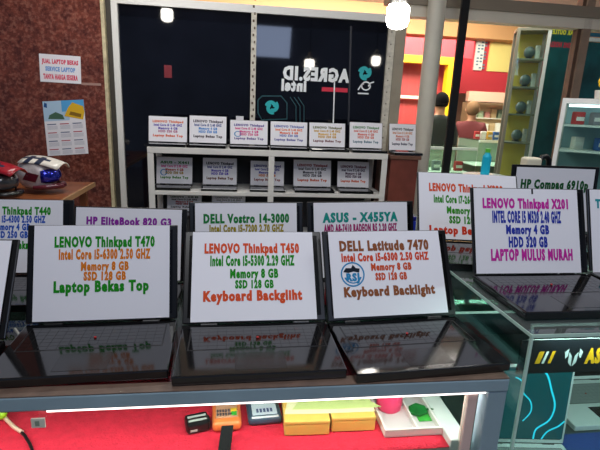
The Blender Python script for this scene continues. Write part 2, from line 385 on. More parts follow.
# multimeter
p = PS(227, 421); t = thing('multimeter', 'orange multimeter with grey keypad and green button, partly under the front rail', 'meter', (p.x, p.y-.016, ZS+.0005), R(3))
b = MB(); b.box((-.034, -.026, 0), (.034, .10, .0262), mat('orange_plastic', '#e8783a', .45), .010, 4); b.build('body', t, True)
b = MB(); b.box((-.026, -.008, .0262), (.026, .09, .0285), mat('meter_face', '#c79070', .5), .001); f = b.build('face_plate', t)
b = MB()
for i in range(5):
    for j in range(2): b.box((-.024+i*.0066, -.003+j*.013, .0286), (-.0192+i*.0066, .006+j*.013, .0312), mat('button_dark', '#4a3c40', .5), .0006, 1)
b.build('buttons', f)
b = MB(); b.box((.0105, -.004, .0286), (.0235, .008, .0315), mat('green_button', '#2fa02f', .4), .001); b.build('green_button', f)['label'] = 'green button'
b = MB(); b.box((.010, .011, .0286), (.024, .022, .0315), mat('yellow_button', '#e0b428', .4), .001); b.build('yellow_button', f)
b = MB(); b.box((-.022, .045, .0286), (.022, .085, .0305), mat('lcd', '#7a8a78', .2), .001); b.build('display', f)
# black strap
p, q = PS(226, 429, ZS+.02), PS(222, 452, ZS+.004)
t = thing('wrist_strap', 'short black strap with a white end, lying across the orange multimeter', 'strap', (p.x, p.y, ZS+.002))
b = MB(); b.poly([(-.017, -.066, .003), (.010, -.066, .003), (.017, -.008, .0335), (-.010, -.008, .0335)], mat('black_webbing', '#121214', .85, spec=.15), (0, -.4, 1), .003)
b.build('band', t)
b = MB(); b.poly([(-.021, -.094, .003), (.014, -.094, .003), (.010, -.066, .0035), (-.017, -.066, .0035)], mat('white_plastic', '#e4e2dc', .5), (0, 0, 1), .003); b.build('white_end', t)['label'] = 'white plastic end'
# blue grey device
p = PS(264, 417); t = thing('card_reader', 'blue-grey handheld device with white lettered face and silver edge on red cloth', 'device', (p.x, p.y-.008, ZS+.0005), R(4))
b = MB(); b.box((-.041, -.025, 0), (.041, .07, .022), mat('blue_grey_plastic', '#33475a', .35), .009, 4); b.build('body', t, True)
b = MB(); b.box((-.033, -.022, .010), (.033, -.0225+.006, .0225), silver, .002); b.build('silver_edge', t)
b = MB(); b.box((-.03, -.014, .0222), (.03, .05, .0238), mat('device_face', '#c7cdd4', .4), .0005, 1)
for i in range(5): b.box((-.02+i*.0085, -.006, .0239), (-.0145+i*.0085, .008, .0244), mat('device_print', '#39456e', .5))
b.build('face_plate', t)
# yellow boxes
yb = mat('yellow_card', '#e3b154', .6, noise=(20, .06)); yl = mat('yellow_lid', '#e0c56a', .6)
for (xl, xr, yb0, yt, lab) in ((284, 329.5, 436, 418.5, 'yellow cardboard box, the left and nearer one of two under the counter'), (331, 375, 432, 414.5, 'yellow cardboard box beside the white tray, right one of two')):
    a, c = PS(xl, yb0), PS(xr, yb0-1.5)
    wv = (c-a).length; rz = math.atan2(c.y-a.y, c.x-a.x); hh = .038
    t = thing('cardboard_box', lab, 'box', ((a.x+c.x)/2, (a.y+c.y)/2, ZS+.0005), rz, 'yellow boxes on the red shelf')
    b = MB(); b.box((-wv/2+.001, 0, 0), (wv/2-.001, .13, hh-.008), yb, .001, 1); b.build('body', t)
    b = MB(); b.box((-wv/2, -.001, hh-.008), (wv/2, .131, hh), yb, .001, 1); b.build('lid', t)
a = PS(285, 417, ZS+.04); c = PS(374, 412, ZS+.04)
b = MB(); zz = ZS+.0395
pts = [(a.x+.0, a.y+.012, zz), (a.x+.09, a.y+.008, zz), (c.x+.004, c.y+.004, zz), (c.x+.004, c.y+.09, zz), (a.x+.02, c.y+.09, zz)]
b.poly(pts, mat('cream_paper', '#e8ddb0', .7), (0, 0, 1), .0008)
b.poly([(p[0]+.02, p[1]+.014, p[2]+.001) if i < 3 else (p[0]-.01, p[1]-.01, p[2]+.001) for i, p in enumerate(pts)][:3] + [(c.x-.02, c.y+.07, zz+.001), (a.x+.05, c.y+.07, zz+.001)], mat('pale_green_paper', '#c6cf82', .7), (0, 0, 1), .0008)
wthing(b, 'paper_sheets', 'cream and pale green papers lying on top of the yellow boxes', 'paper', (a.x+.05, a.y+.03, zz))
# white tray
tr_w = mat('tray_white', '#e6dcd6', .5)
a = PS(386, 432, ZS+.02); c = PS(441, 426, ZS+.02)
xl, xr, yf, ybk = a.x, xa-.003, (a.y+c.y)/2, 1.13
t = thing('parts_tray', 'shallow white divided tray on the shelf beside the yellow boxes', 'tray', ((xl+xr)/2, (yf+ybk)/2, ZS+.0005))
b = MB(); b.box((xl, yf, ZS+.0005), (xr, ybk, ZS+.004), mat('tray_floor', '#cdc3c2', .6)); wpart(b, 'tray_floor', t)
b = MB()
for A, B in (((xl, yf), (xr, yf+.005)), ((xl, ybk-.005), (xr, ybk)), ((xl, yf+.005), (xl+.005, ybk-.005)), ((xr-.005, yf+.005), (xr, ybk-.005))):
    b.box((A[0], A[1], ZS+.004), (B[0], B[1], ZS+.02), tr_w)
wpart(b, 'rim', t)
xd = PS(410, 413, ZS+.02).x
b = MB(); b.box((xd-.002, yf+.005, ZS+.004), (xd+.002, ybk-.005, ZS+.019), tr_w); wpart(b, 'divider', t)
# pink cup
p = PS(391, 411.5, ZS+.005)
t = thing('plastic_cup', 'round bright pink plastic cup standing in the white tray', 'cup', (p.x, p.y+.02, ZS+.0047))
pk = mat('pink_plastic', '#f0356a', .4, emit=None)
b = MB(); 
prof = [(0, 0), (.029, 0), (.0315, .003), (.033, .03), (.0335, .05), (.031, .05), (.0295, .03), (.027, .005), (0, .005)]
rings = [[b.bm.verts.new((r*math.cos(2*math.pi*k/28), r*math.sin(2*math.pi*k/28), z)) for k in range(28)] if r > 0 else [b.bm.verts.new((0, 0, z))] for r, z in prof]
for A, B in zip(rings, rings[1:]):
    for k in range(28):
        k2 = (k+1) % 28
        if len(A) == 1: f = b.bm.faces.new((A[0], B[k], B[k2]))
        elif len(B) == 1: f = b.bm.faces.new((A[k], B[0], A[k2]))
        else: f = b.bm.faces.new((A[k], B[k], B[k2], A[k2]))
        f.material_index = b.mi(pk)
b.build('cup_body', t, True)
# green wrapper / leaf pieces
p = PS(423, 417, ZS+.006)
t = thing('green_packet', 'dark and light green leaf-shaped packet in the right half of the tray', 'packet', (p.x, p.y, ZS+.0047))
gm1 = mat('dark_green_foil', '#12682a', .35, noise=(60, .35)); gm2 = mat('light_green_foil', '#3ca83c', .45, noise=(60, .2))
b = MB(); b.box((-.016, -.016, 0), (.018, .03, .003), gm2, .001, 1); b.build('sleeve', t)
b = MB()
b.poly([(-.03, .012, .008), (-.012, -.004, .012), (.014, .006, .012), (.014, .028, .014), (-.004, .042, .013), (-.026, .034, .010)], gm1, (0, 0, 1), .006)
b.build('leaf', t)
b = MB(); b.tube([(.012, .014, .012), (.022, .016, .013), (.032, .014, .012)], [.003, .0025, .0018], gm1); b.build('stem', t, True)
# cable and lime ball on the left
p = [PS(-6, 408, ZS+.012), PS(6, 419, ZS+.007), PS(14, 427, ZS+.006)]
t = thing('charging_cable', 'cable with pale plug sleeve and black lead curling at the left of the red shelf', 'cable', (p[1].x, p[1].y, ZS))
b = MB(); b.tube(p+[PS(22, 432, ZS+.006)], .0045, mat('pale_plug', '#e7b9a4', .5)); wpart(b, 'plug_sleeve', t, True)
b = MB(); b.tube([PS(20, 431, ZS+.005), PS(25, 436, ZS+.005), PS(30, 444, ZS+.004), PS(34, 455, ZS+.004)], .0035, blk); wpart(b, 'black_lead', t, True)
p = PS(1, 414, ZS+.02)
b = MB(); b.ball(p, .013, mat('lime_plastic', '#9ccc1e', .4), (1, 1, .95))
wthing(b, 'lime_bead', 'lime green round bead at the far left under the counter rail', 'bead', (p.x, p.y, p.z-.013), smooth=True)
# bits between laptops
p = PZ(16, 327, ZB); 
b = MB(); q = [PZ(15, 329, ZB+.014), PZ(20, 336, ZB+.012), PZ(30, 357, ZB+.008), PZ(35, 366, ZB+.005), PZ(24, 371, ZB+.004)]
b.tube(q, .0035, mat('grey_strap', '#9a9a92', .6)); wthing(b, 'cable_strip', 'pale grey bent strip lying in the gap at the left of the front row', 'strip', (q[2].x, q[2].y, ZB), smooth=True)
p = PZ(325, 246, 1.14)
t = thing('red_case', 'small red box showing between two front row signs', 'box', (.262, 1.19, ZB+.0255))
b = MB(); b.box((-.016, -.01, 0), (.016, .01, .14), mat('bright_red_plastic', '#c0142c', .4), .003); b.build('body', t)
b = MB(); b.box((-.016, -.01, .1405), (.016, .01, .155), mat('dark_red_plastic', '#8a1020', .4), .003); b.build('cap', t)
p = PY(409, 214, 1.5)
t = thing('blue_case', 'bright blue box standing between the teal-titled and orange-red-titled laptops', 'box', (p.x, 1.5, ZB+.0005))
b = MB(); b.box((-.022, -.02, 0), (.022, .02, .195), mat('bright_blue_plastic', '#1f35b0', .35), .004); b.build('body', t)
b = MB(); b.box((-.022, -.02, .1955), (.022, .02, .21), mat('deep_blue_plastic', '#16207a', .35), .003); b.build('cap', t)

# ------------------------------------------------------------------ glass case on the right
cx0, cx1, cy0, cy1, cz0 = .640, 1.95, .848, 2.0, .478
edge = mat('green_glass_edge', '#c2e4d4', .15, spec=.6)
case = thing('glass_display_case', 'green-edged glass display case on a dark cabinet at the right', 'display case', (cx0, cy0, 0))
cg = glass('case_glass', '#d9efe8', 1.1); cgt = glass('case_top_glass', '#b9cfc8', 1.1, haze=.06)
b = MB(); b.box((cx0, cy0, ZC-.008), (cx1, cy1, ZC), cgt); wpart(b, 'glass_top', case)
b = MB()
for A, B in (((cx0-.0015, cy0-.0015, ZC-.008), (cx1, cy0, ZC)), ((cx0-.0015, cy0, ZC-.008), (cx0, cy1, ZC))): b.box(A, B, edge)
wpart(b, 'top_edge', case)
b = MB(); b.box((cx0+.007, cy0, cz0), (cx1, cy0+.006, ZC-.009), cg); wpart(b, 'front_glass', case)
b = MB(); b.box((cx0, cy0+.007, cz0), (cx0+.006, cy1, ZC-.009), cg); wpart(b, 'side_glass', case)
b = MB(); b.box((cx0-.001, cy0-.001, cz0), (cx0+.005, cy0+.005, ZC-.009), edge); wpart(b, 'corner_edge', case)
b = MB(); b.box((cx0, cy0-.001, 0), (cx1, cy1, cz0-.01), mat('dark_cabinet', '#23282a', .5), .004); wpart(b, 'cabinet', case)
b = MB(); b.box((cx0, cy0, cz0-.01), (cx1, cy1, cz0), mat('case_floor', '#3c4a4c', .5)); wpart(b, 'floor_panel', case)
b = MB(); b.box((cx0+.006, cy1-.012, cz0), (cx1, cy1-.002, ZC-.009), mat('case_back', '#35484c', .5)); wpart(b, 'back_panel', case)
b = MB(); ysh = PZ(478, 312, .9).y; b.box((cx0+.008, ysh+.002, .895), (cx1, 1.9, .901), glass('shelf_glass', '#cfe6de', 1.0)); b.box((cx0+.008, ysh, .894), (cx1, ysh+.002, .902), mat('pale_glass_edge', '#dcebe4', .2)); wpart(b, 'inner_shelf', case)
# banner
bt, bb = PY(560, 339, cy0+.04).z, PY(560, 372, cy0+.04).z
t = thing('sign_strip', 'black lettered strip with yellow stripes and grey emblem behind the case front glass', 'sign', (cx0+.02, cy0+.04, bb))
b = MB(); b.box((cx0+.007, cy0+.0375, bb), (cx1-.02, cy0+.042, bt), mat('banner_black', '#10131a', .4)); 
hB = bt-bb
def tb(u, v): return Vector((cx0+u, cy0+.0370, bb+v*hB))
yel, wht, gry = ink('#f2b01e'), ink('#e8e8e6'), ink('#c4c8cc')
ux = lambda px: PY(px, 355, cy0+.037).x-cx0
def para(u0, u1, m, sl=.008, v0=.3, v1=.66): b._set([b.bm.faces.new([b.bm.verts.new(tb(*q)) for q in ((u0, v0), (u1, v0), (u1+sl, v1), (u0+sl, v1))])], m)
para(ux(536), ux(541), yel); para(ux(543), ux(545.5), wht); para(ux(549), ux(552), yel)
e0, e1 = ux(564.5), ux(582.5); w_ = (e1-e0)
for pts in ([(0, .62), (.2, .72), (.2, .5), (.08, .42)], [(.24, .62), (.42, .5), (.48, .18), (.28, .3)], [(.52, .18), (.58, .5), (.76, .62), (.72, .3)], [(.8, .5), (.8, .72), (1, .62), (.92, .42)]):
    b._set([b.bm.faces.new([b.bm.verts.new(tb(e0+u*w_, v)) for u, v in pts])], gry)
b.text('ASUS', yel, ux(586)+.041, .28, .082, .42, tb)
b.keep = True
wpart(b, 'strip', t)
# laptop with cyan swirls in case
def swirl(root, lid, w, h, d, th):
    b = MB(); cy = mat('cyan_glow', '#20c8e8', .4, emit='#28c8ea', es=.9); cy2 = mat('teal_glow', '#0f8aa0', .4, emit='#129ab4', es=.35)
    to = lambda u, v: Vector((-w/2+u*w, -.0012, v*h))
    b.box((-w/2+.008, -.0010, .02), (w/2-.008, -.0003, h-.008), mat('teal_screen', '#07454d', .25, emit='#0a5f6a', es=.28))
    def sp(pts, n=8):
        out = []
        P = [Vector(p) for p in pts]; P = [P[0]]+P+[P[-1]]
        for i in range(1, len(P)-2):
            for k in range(n):
                t = k/n; a, bb_, c, dd = P[i-1], P[i], P[i+1], P[i+2]
                out.append(.5*((2*bb_)+(c-a)*t+(2*a-5*bb_+4*c-dd)*t*t+(3*bb_-a-3*c+dd)*t**3))
        return out+[P[-2]]
    b.ribbon(sp([(.30, .96), (.52, .95), (.66, .9), (.75, .7), (.82, .5), (.78, .32), (.64, .2), (.62, .07)]), .022, cy, to)
    b.ribbon(sp([(.30, .85), (.38, .8), (.42, .66), (.52, .55), (.54, .42), (.46, .3)]), .016, cy, to)
    b.ribbon(sp([(.72, .07), (.78, .17), (.9, .24), (.97, .31)]), .02, cy, to)
    b.ribbon(sp([(.14, .9), (.08, .6), (.12, .3), (.2, .1)]), .03, cy2, to)
    b.keep = True; b.build('lit_screen', lid)
a, c = PY(497, 368, 1.2), PY(575, 368, 1.2)
wL = (c-a).length; zl = cz0; hL = a.z-.026-zl
IN = 'laptops inside the glass case'
laptop('laptop with glowing cyan swirls on its teal screen, inside the glass case', IN, (a.x+c.x)/2, 1.2, zl+.0005, -6, wL*1.02, hL, 3, None, colour='silver', extra=swirl, d=.2)
b0 = PZ(574, 384, zl+.02)
laptop('silver laptop with grey keyboard and white palm rest, inside the case by the right edge', IN, b0.x-.005, b0.y+.02, zl+.0005, 0, .36, .24, 12, None, colour='silver', d=.27)
b = MB(); b.box((c.x+.02, .9, zl+.0003), (1.6, b0.y-.262, zl+.004), mat('blue_cloth', '#1b3f8c', .85, bump=(90, .5)), .001)
wthing(b, 'blue_cloth', 'blue cloth spread in front of the silver laptop inside the glass case', 'cloth', (1.2, 1.1, zl))

# ------------------------------------------------------------------ room shell
gr = granite()
YW = 4.2
def quad(name, a, b_, m, bev=0): 
    q = MB(); q.box(a, b_, m, bev); return struct(q.build(name))
quad('floor', (-5, -3, -.06), (9, 14, 0), mat('floor_tile', '#a59a8c', .25, noise=(2, .06)))
quad('ceiling', (-5, -3, 3.3), (9, 14, 3.4), mat('ceiling_white', '#b8b4ac', .8))
gx = PY(105, 90, 4.1).x
quad('wall_left', (-4.5, 4.1, 0), (gx, 4.3, 3.3), gr)
j1 = PY(111.5, 90, YW).x; j2 = PY(116, 90, YW).x; j3 = PY(122, 90, YW).x
quad('trim_1', (gx, 4.1, 0), (j1, 4.3, 3.3), mat('cream_stone', '#c7bc98', .5, noise=(25, .25)))
quad('trim_2', (j1, 4.15, 0), (j2, 4.3, 3.3), mat('dark_gap', '#3a3630', .7))
win = bpy.data.objects.new('window_1', None); C.objects.link(win); win.location = (j2, YW, 0); struct(win)
m0 = PY(253, 80, YW); m1 = PY(384, 80, YW)
ztop = PY(250, 13, YW).z
frm = mat('cream_frame', '#cfcabc', .5, noise=(30, .18))
b = MB(); b.box((j2, YW-.03, 0), (j3, YW+.05, ztop+.06), mat('white_frame', '#e2e2de', .4)); wpart(b, 'frame_side', win)
b = MB(); b.box((m0.x-.022, YW-.03, .5), (m0.x+.022, YW+.05, ztop), frm, .002)
for i in range(26): b.box((m0.x-.012+.012*(i % 2), YW-.0315, 1.0+i*.055), (m0.x+.004+.008*(i % 2), YW-.0295, 1.02+i*.055), mat('rust_spot', '#5a4a3a', .8))
wpart(b, 'mullion', win)
x2 = m1.x
b = MB(); b.box((x2, YW-.03, 0), (x2+.06, YW+.05, ztop+.06), frm, .002)
for i in range(12): b.box((x2+.02, YW-.032, 1.2+i*.1), (x2+.03, YW-.0295, 1.21+i*.1), mat('rust_spot'))
wpart(b, 'frame_side', win)
b = MB(); b.box((j3, YW-.03, ztop), (x2, YW+.05, ztop+.06), mat('white_frame')); wpart(b, 'frame_top', win)
b = MB(); b.box((j3, YW-.03, .45), (x2, YW+.05, .5), mat('white_frame')); wpart(b, 'frame_bottom', win)
dark = mat('dark_tinted_glass', '#0b0d16', .04, spec=.5, noise=(3, .4))
b = MB(); b.box((j3, YW, .5), (m0.x-.022, YW+.01, ztop), dark); wpart(b, 'pane', win)
b = MB(); b.box((m0.x+.022, YW, .5), (x2, YW+.01, ztop), dark)
tw = lambda u, v: Vector((u, YW-.0008, v))
wd = mat('mark_white', '#f4f8fa', .6); td = mat('mark_teal', '#22b4ba', .5); rd = mat('mark_red', '#d81c40', .5)
dt = mat('mark_dim_teal', '#0f4a52', .5)
def P_(px, py): q = PY(px, py, YW-.001); return q.x, q.z
a0, a1 = P_(283, 79), P_(349, 82)
b.text('AGRES.ID', wd, (a0[0]+a1[0])/2, (a0[1]+a1[1])/2, abs(a1[0]-a0[0]), .105, tw, mirror=True)  # mirrored white lettering drawn flat on the pane
a0, a1 = P_(281.5, 90), P_(306, 90)
b.text('intel', wd, (a0[0]+a1[0])/2, a0[1], abs(a1[0]-a0[0]), .09, tw, mirror=True)
def rectd(px0, py0, px1, py1, m, dy=0):
    p, q = P_(px0, py0), P_(px1, py1); yy = YW-.0012-dy
    b.box((min(p[0], q[0]), yy, min(p[1], q[1])), (max(p[0], q[0]), YW+.001, max(p[1], q[1])), m)
rectd(322, 87, 347.5, 92.5, rd)
b.ribbon([P_(334.5, 82), P_(333.2, 124)], .011, wd, lambda u, v: Vector((u, YW-.0016, v))); b.ribbon([P_(351, 26), P_(348.5, 125)], .016, mat('mark_grey', '#23252f', .5), lambda u, v: Vector((u, YW-.0012, v)))
rectd(358, 92.5, 368.5, 94.5, wd)
def icon(px, py, r):
    c = P_(px, py)
    for k in range(3):
        pth = [(c[0]+r*(.35+.65*i/10)*math.cos(R(120*k+i*17)), c[1]+r*(.35+.65*i/10)*math.sin(R(120*k+i*17))) for i in range(11)]
        b.ribbon(pth, [.02+.012*math.sin(math.pi*i/10) for i in range(11)], td, tw)
icon(272, 107, .055); icon(365, 73, .055)
c = P_(366, 86); b.ribbon([(c[0]+.04*math.cos(R(i*30)), c[1]+.035*math.sin(R(i*30))) for i in range(13)], .012, wd, tw)
q = P_(358, 90); b.ribbon([q, (q[0]+.03, q[1]+.05), (q[0]+.05, q[1]+.055)], .012, wd, tw)
q = P_(374, 82); b.ribbon([q, (q[0]-.03, q[1]-.01), (q[0]-.05, q[1]-.04)], .012, wd, tw)
hx = [P_(*p) for p in ((262, 96), (281, 96), (287, 103), (287, 119), (262, 120), (258, 113), (258, 100), (262, 96))]
b.ribbon(hx, .01, dt, tw)
for k in range(3):
    hx = [P_(*p) for p in ((290+k*4, 97), (296+k*4, 106), (296+k*4, 122))]; b.ribbon(hx, .006, dt, tw)
b.keep = True
wpart(b, 'marked_pane', win)
b = MB(); p0 = P_(236, 116); p1 = P_(243.5, 120.5); b.box((p0[0], YW-.033, p1[1]), (p1[0], YW-.0305+.03, p0[1]), paper); wpart(b, 'price_tag', win)
b = MB(); p0 = P_(164, 65); p1 = P_(172, 78); b.box((p0[0], YW-.002, p1[1]), (p1[0], YW-.0003, p0[1]), mat('decal_dark_red', '#7a1424', .5)); wpart(b, 'red_sticker', win)
# beam above
hb0, hb1 = PY(500, 3, YW).z, PY(500, 24, YW).z
gjx0, gjx1 = x2+.06, PY(402, 60, YW).x
quad('trim_3', (gjx0, YW-.05, 0), (gjx1, YW+.05, hb1+.05), mat('grey_jamb', '#99907f', .45, noise=(8, .1)))
bw = mat('brown_aluminium', '#9a8f80', .4, metal=.3)
quad('trim_4', (gjx1, YW-.06, hb1), (4.6, YW+.06, hb1+.09), mat('pale_aluminium', '#dcd4c4', .4))
quad('trim_5', (gjx0-.1, YW-.09, hb1+.09), (4.6, YW+.06, hb1+.18), mat('dark_aluminium', '#8a7f70', .4))
rp0, rp1 = PY(570, 60, YW).x, PY(581, 60, YW).x
quad('trim_6', (rp0, YW-.04, 0), (rp0+(rp1-rp0)*.3, YW+.03, 3.3), mat('brown_jamb', '#5a4436', .45, noise=(12, .15)))
quad('trim_7', (rp0+(rp1-rp0)*.3, YW-.06, 0), (rp1, YW+.03, 3.3), mat('tan_jamb', '#96806e', .4, noise=(12, .12)))
pw = PY(428, 90, 4.05); 
q = MB(); q.cyl((pw.x, 4.05, 0), (pw.x, 4.05, 3.3), .075, mat('pale_column', '#c6c2b4', .4, metal=.0, noise=(4, .08)), 32); struct(q.build('column_1', None, True))
pb = PY(457, 90, 3.9)
quad('trim_8', (pb.x-.045, 3.9, 0), (pb.x+.022, 3.925, 3.3), mat('black_metal', '#0a0a0c', .35))
dw = bpy.data.objects.new('door_1', None); C.objects.link(dw); dw.location = (pw.x, YW, 0); struct(dw)
b = MB(); b.box((gjx1, YW-.003, .05), (rp0, YW+.003, hb1), glass('shopfront_glass', '#f2f7f4', .55)); wpart(b, 'glass_pane', dw)
b = MB(); b.box((rp1, YW-.003, .05), (4.6, YW+.003, hb1), glass('shopfront_glass')); wpart(b, 'glass_pane', dw)

# --- notices on the granite
def wallpt(px, py): q = PY(px, py, 4.1); return q.x, q.z
def wall_sheet(name, label, cat, corners, draw, dep=.003):
    pts = [wallpt(*c) for c in corners]   # tl tr br bl
    b = MB(); b.poly([(x, 4.1-dep, z) for x, z in pts[::-1]], paper, (0, -1, 0), dep-.0005)
    (tlx, tlz), (trx, trz), (brx, brz), (blx, blz) = pts
    def to(u, v):
        x = (tlx*(1-u)+trx*u)*v+(blx*(1-u)+brx*u)*(1-v); z = (tlz*(1-u)+trz*u)*v+(blz*(1-u)+brz*u)*(1-v)
        return Vector((x, 4.1-dep-.0006, z))
    draw(b, to); b.keep = True
    return wthing(b, name, label, cat, (pts[3][0], 4.1, pts[3][1]))
def q4(b, to, u0, v0, u1, v1, m, lay=0): pg(b, to, ((u0, v0), (u1, v0), (u1, v1), (u0, v1)), m, lay)
def pg(b, to, pts, m, lay=0): b._set([b.bm.faces.new([b.bm.verts.new(to(*p)-Vector((0, .0006*lay, 0))) for p in pts])], m)
def d1(b, to):
    b.text('JUAL LAPTOP BEKAS', ink('#d83a5c'), .5, .68, .88, .15, to)
    b.text('SERVICE LAPTOP', ink('#6a9ad8'), .5, .41, .72, .15, to)
    b.text('TANYA HARGA SEGERA', ink('#d83a5c'), .5, .12, .84, .17, to)
note = wall_sheet('paper_notice', 'white paper notice with red and blue lettering taped on red granite wall', 'notice', ((39, 53.5), (80.5, 56.5), (81.3, 84), (40.5, 81.5)), d1)
def d2(b, to):
    q4(b, to, 0, .64, .62, 1, ink('#aecbe2')); q4(b, to, .45, .8, 1, 1, ink('#58a6dc'), 1)
    pg(b, to, ((.5, .72), (.95, .64), (1, .78), (.98, .88), (.72, .96), (.6, .86)), ink('#e0b432'), 2)
    pg(b, to, ((.62, .74), (.9, .68), (.92, .74), (.66, .8)), ink('#8a6a2a'), 3)
    pg(b, to, ((.1, .68), (.5, .66), (.46, .74), (.3, .8), (.14, .75)), ink('#4a6a58'), 1)
    pg(b, to, ((.02, .9), (.1, .88), (.1, .96), (.04, .98)), ink('#24508a'), 1)
    for r in range(4):
        for c in range(3):
            u, v = .06+c*.31, .5-r*.155
            q4(b, to, u, v+.07, u+.22, v+.088, ink('#b04858' if (r+c) % 2 else '#5a6a8a'))
            for k in range(4): q4(b, to, u, v-.012+k*.018, u+.25, v-.004+k*.018, ink('#b9bcc6'))
wall_sheet('wall_calendar', 'wall calendar with blue and yellow picture above month grids on red granite', 'calendar', ((42.5, 101.5), (83.5, 99.5), (88.5, 153.5), (48, 156)), d2)
b = MB(); p, q = wallpt(81.4, 82.5), wallpt(101, 85); b.box((p[0], 4.098, q[1]-.006), (q[0], 4.0996, p[1]), mat('tape_shine', '#a8877c', .2))
at(b, note.location).build('adhesive_tape', note)

# ------------------------------------------------------------------ table and helmets
tz = .92
t = thing('wooden_table', 'brown wooden table with helmets against the red granite wall', 'table', (-1.55, 3.3, 0))
xr = PZ(90, 184, .92).x
b = MB(); YB = PZ(86, 182, .92).y; b.box((-2.2, 2.3, tz-.03), (xr, YB, tz), mat('brown_wood', '#8a4f2c', .4, noise=(5, .2)), .004); wpart(b, 'tabletop', t)
b = MB(); b.box((xr, 2.3, tz-.032), (xr+.014, YB, tz+.001), mat('pale_wood_edge', '#b58a62', .5)); wpart(b, 'edge_band', t)
for x in (-2.15, xr-.08):
    for y in (2.35, YB-.1):
        b = MB(); b.box((x, y, 0), (x+.05, y+.05, tz-.03), mat('brown_wood'), .003); wpart(b, 'leg', t)
def helmet(label, c, s, rz, shell, peakm, visor, chin, group):
    root = thing('motorcycle_helmet', label, 'helmet', c, rz, group)
    b = MB(); b.ball((0, 0, .15*s), .145*s, shell, (1.12, .95, 1.0), 28, 18, cut=lambda v: v.z < -.12*s)
    o = b.build('shell', root, True); md = o.modifiers.new('s', 'SOLIDIFY'); md.thickness = .008
    # chin guard sweeping forward (+x)
    b = MB(); pts = []
    for i in range(13):
        a = R(-78+156*i/12); pts.append((.19*s*math.cos(a)*1.05+.0, .135*s*math.sin(a), .055*s+.01*s*math.cos(a)))
    b.tube(pts, [.015*s+.008*s*math.sin(math.pi*i/12) for i in range(13)], chin, 10); b.build('chin_guard', root, True)
    b = MB(); b.ball((.03*s, 0, .145*s), .142*s, visor, (1.08, .93, .72), 28, 16, cut=lambda v: v.x < .05*s or v.z < -.065*s or v.z > .062*s)
    o = b.build('visor', root, True); md = o.modifiers.new('s', 'SOLIDIFY'); md.thickness = .004
    # peak
    b = MB(); n = 10; mW = mat('peak_line', '#27324a', .4)
    rows = []
    for j in range(8):
        tt = j/7; xx = (-.06+.30*tt)*s; ww = (.125-.035*tt)*s; zz = (.262+.045*math.sin(math.pi*(.25+.6*tt))-.035*tt)*s
        rows.append([Vector((xx-.02*s*(abs(2*i/n-1))**2, ww*(2*i/n-1), zz-.045*s*(abs(2*i/n-1))**2)) for i in range(n+1)])
    V = [[b.bm.verts.new(p) for p in r] for r in rows]
    for j in range(7):
        for i in range(n):
            f = b.bm.faces.new((V[j][i], V[j][i+1], V[j+1][i+1], V[j+1][i])); f.material_index = b.mi(mW if (i in (2, 7) and j < 5) or (j in (1, 3) and i in (0, 1, 3, 6, 8, 9)) else peakm)
    o = b.build('peak', root, True); md = o.modifiers.new('s', 'SOLIDIFY'); md.thickness = .006
    for sy in (-1, 1):
        b = MB()
        b.poly([(.0, sy*.139*s, .18*s), (.09*s, sy*.130*s, .16*s), (.06*s, sy*.134*s, .10*s), (-.04*s, sy*.137*s, .12*s)], chin, (0, sy, 0), .004)
        b.build('side_stripe', root)
    return root
hp = PY(39, 185, 3.28)
helmet('white-peaked motorcycle helmet with blue-purple visor on the brown table', (hp.x, 3.28, tz+.001), .82, R(-12),
       mat('helmet_silver', '#b8b0b2', .25, coat=.5, noise=(14, .5)), mat('helmet_white', '#ebe6da', .3, coat=.5), mat('visor_blue', '#2430c8', .08, metal=.7, coat=1), mat('helmet_plum', '#5a1828', .3, coat=.5), 'motorcycle helmets on the table')
hq = PY(2, 190, 3.05)
helmet('black motorcycle helmet with red top at the left edge, beside the white-peaked one', (hp.x-.14, 2.98, tz+.001), .82, R(-15),
       mat('helmet_black', '#101214', .25, coat=.4), mat('helmet_red', '#a81c2c', .3, coat=.5), mat('visor_smoke', '#3a3c40', .08, coat=1), mat('helmet_black'), 'motorcycle helmets on the table')

# ------------------------------------------------------------------ shelf unit
YS = 3.6
sx0, sx1 = PY(147, 150, YS).x, PY(388, 158, YS).x
z1 = 1.212; z2 = .882; z3 = .50; dS = .42
su = thing('display_shelf', 'white open shelf unit full of small laptops under the dark window', 'shelf unit', ((sx0+sx1)/2, YS, 0))
for z, th in ((z1, .045), (z2, .03), (z3, .03)):
    b = MB(); b.box((sx0, YS, z-th), (sx1, YS+dS, z), white, .003); wpart(b, 'shelf_board', su)
xm = PY(271.5, 175, YS).x
for x in (sx0, xm-.025, sx1-.045):
    b = MB(); b.box((x, YS+.001, 0), (x+.045, YS+.0125, z1-.046), white, .002); wpart(b, 'post', su)
for x in (sx0, sx1-.045):
    b = MB(); b.box((x, YS+dS-.04, 0), (x+.045, YS+dS-.002, z1-.046), white, .002); wpart(b, 'rear_post', su)
b = MB(); b.box((sx0+.05, YS+dS-.012, .1), (sx1-.05, YS+dS-.004, z1-.05), mat('shelf_back_dark', '#191a20', .5)); wpart(b, 'back_panel', su)

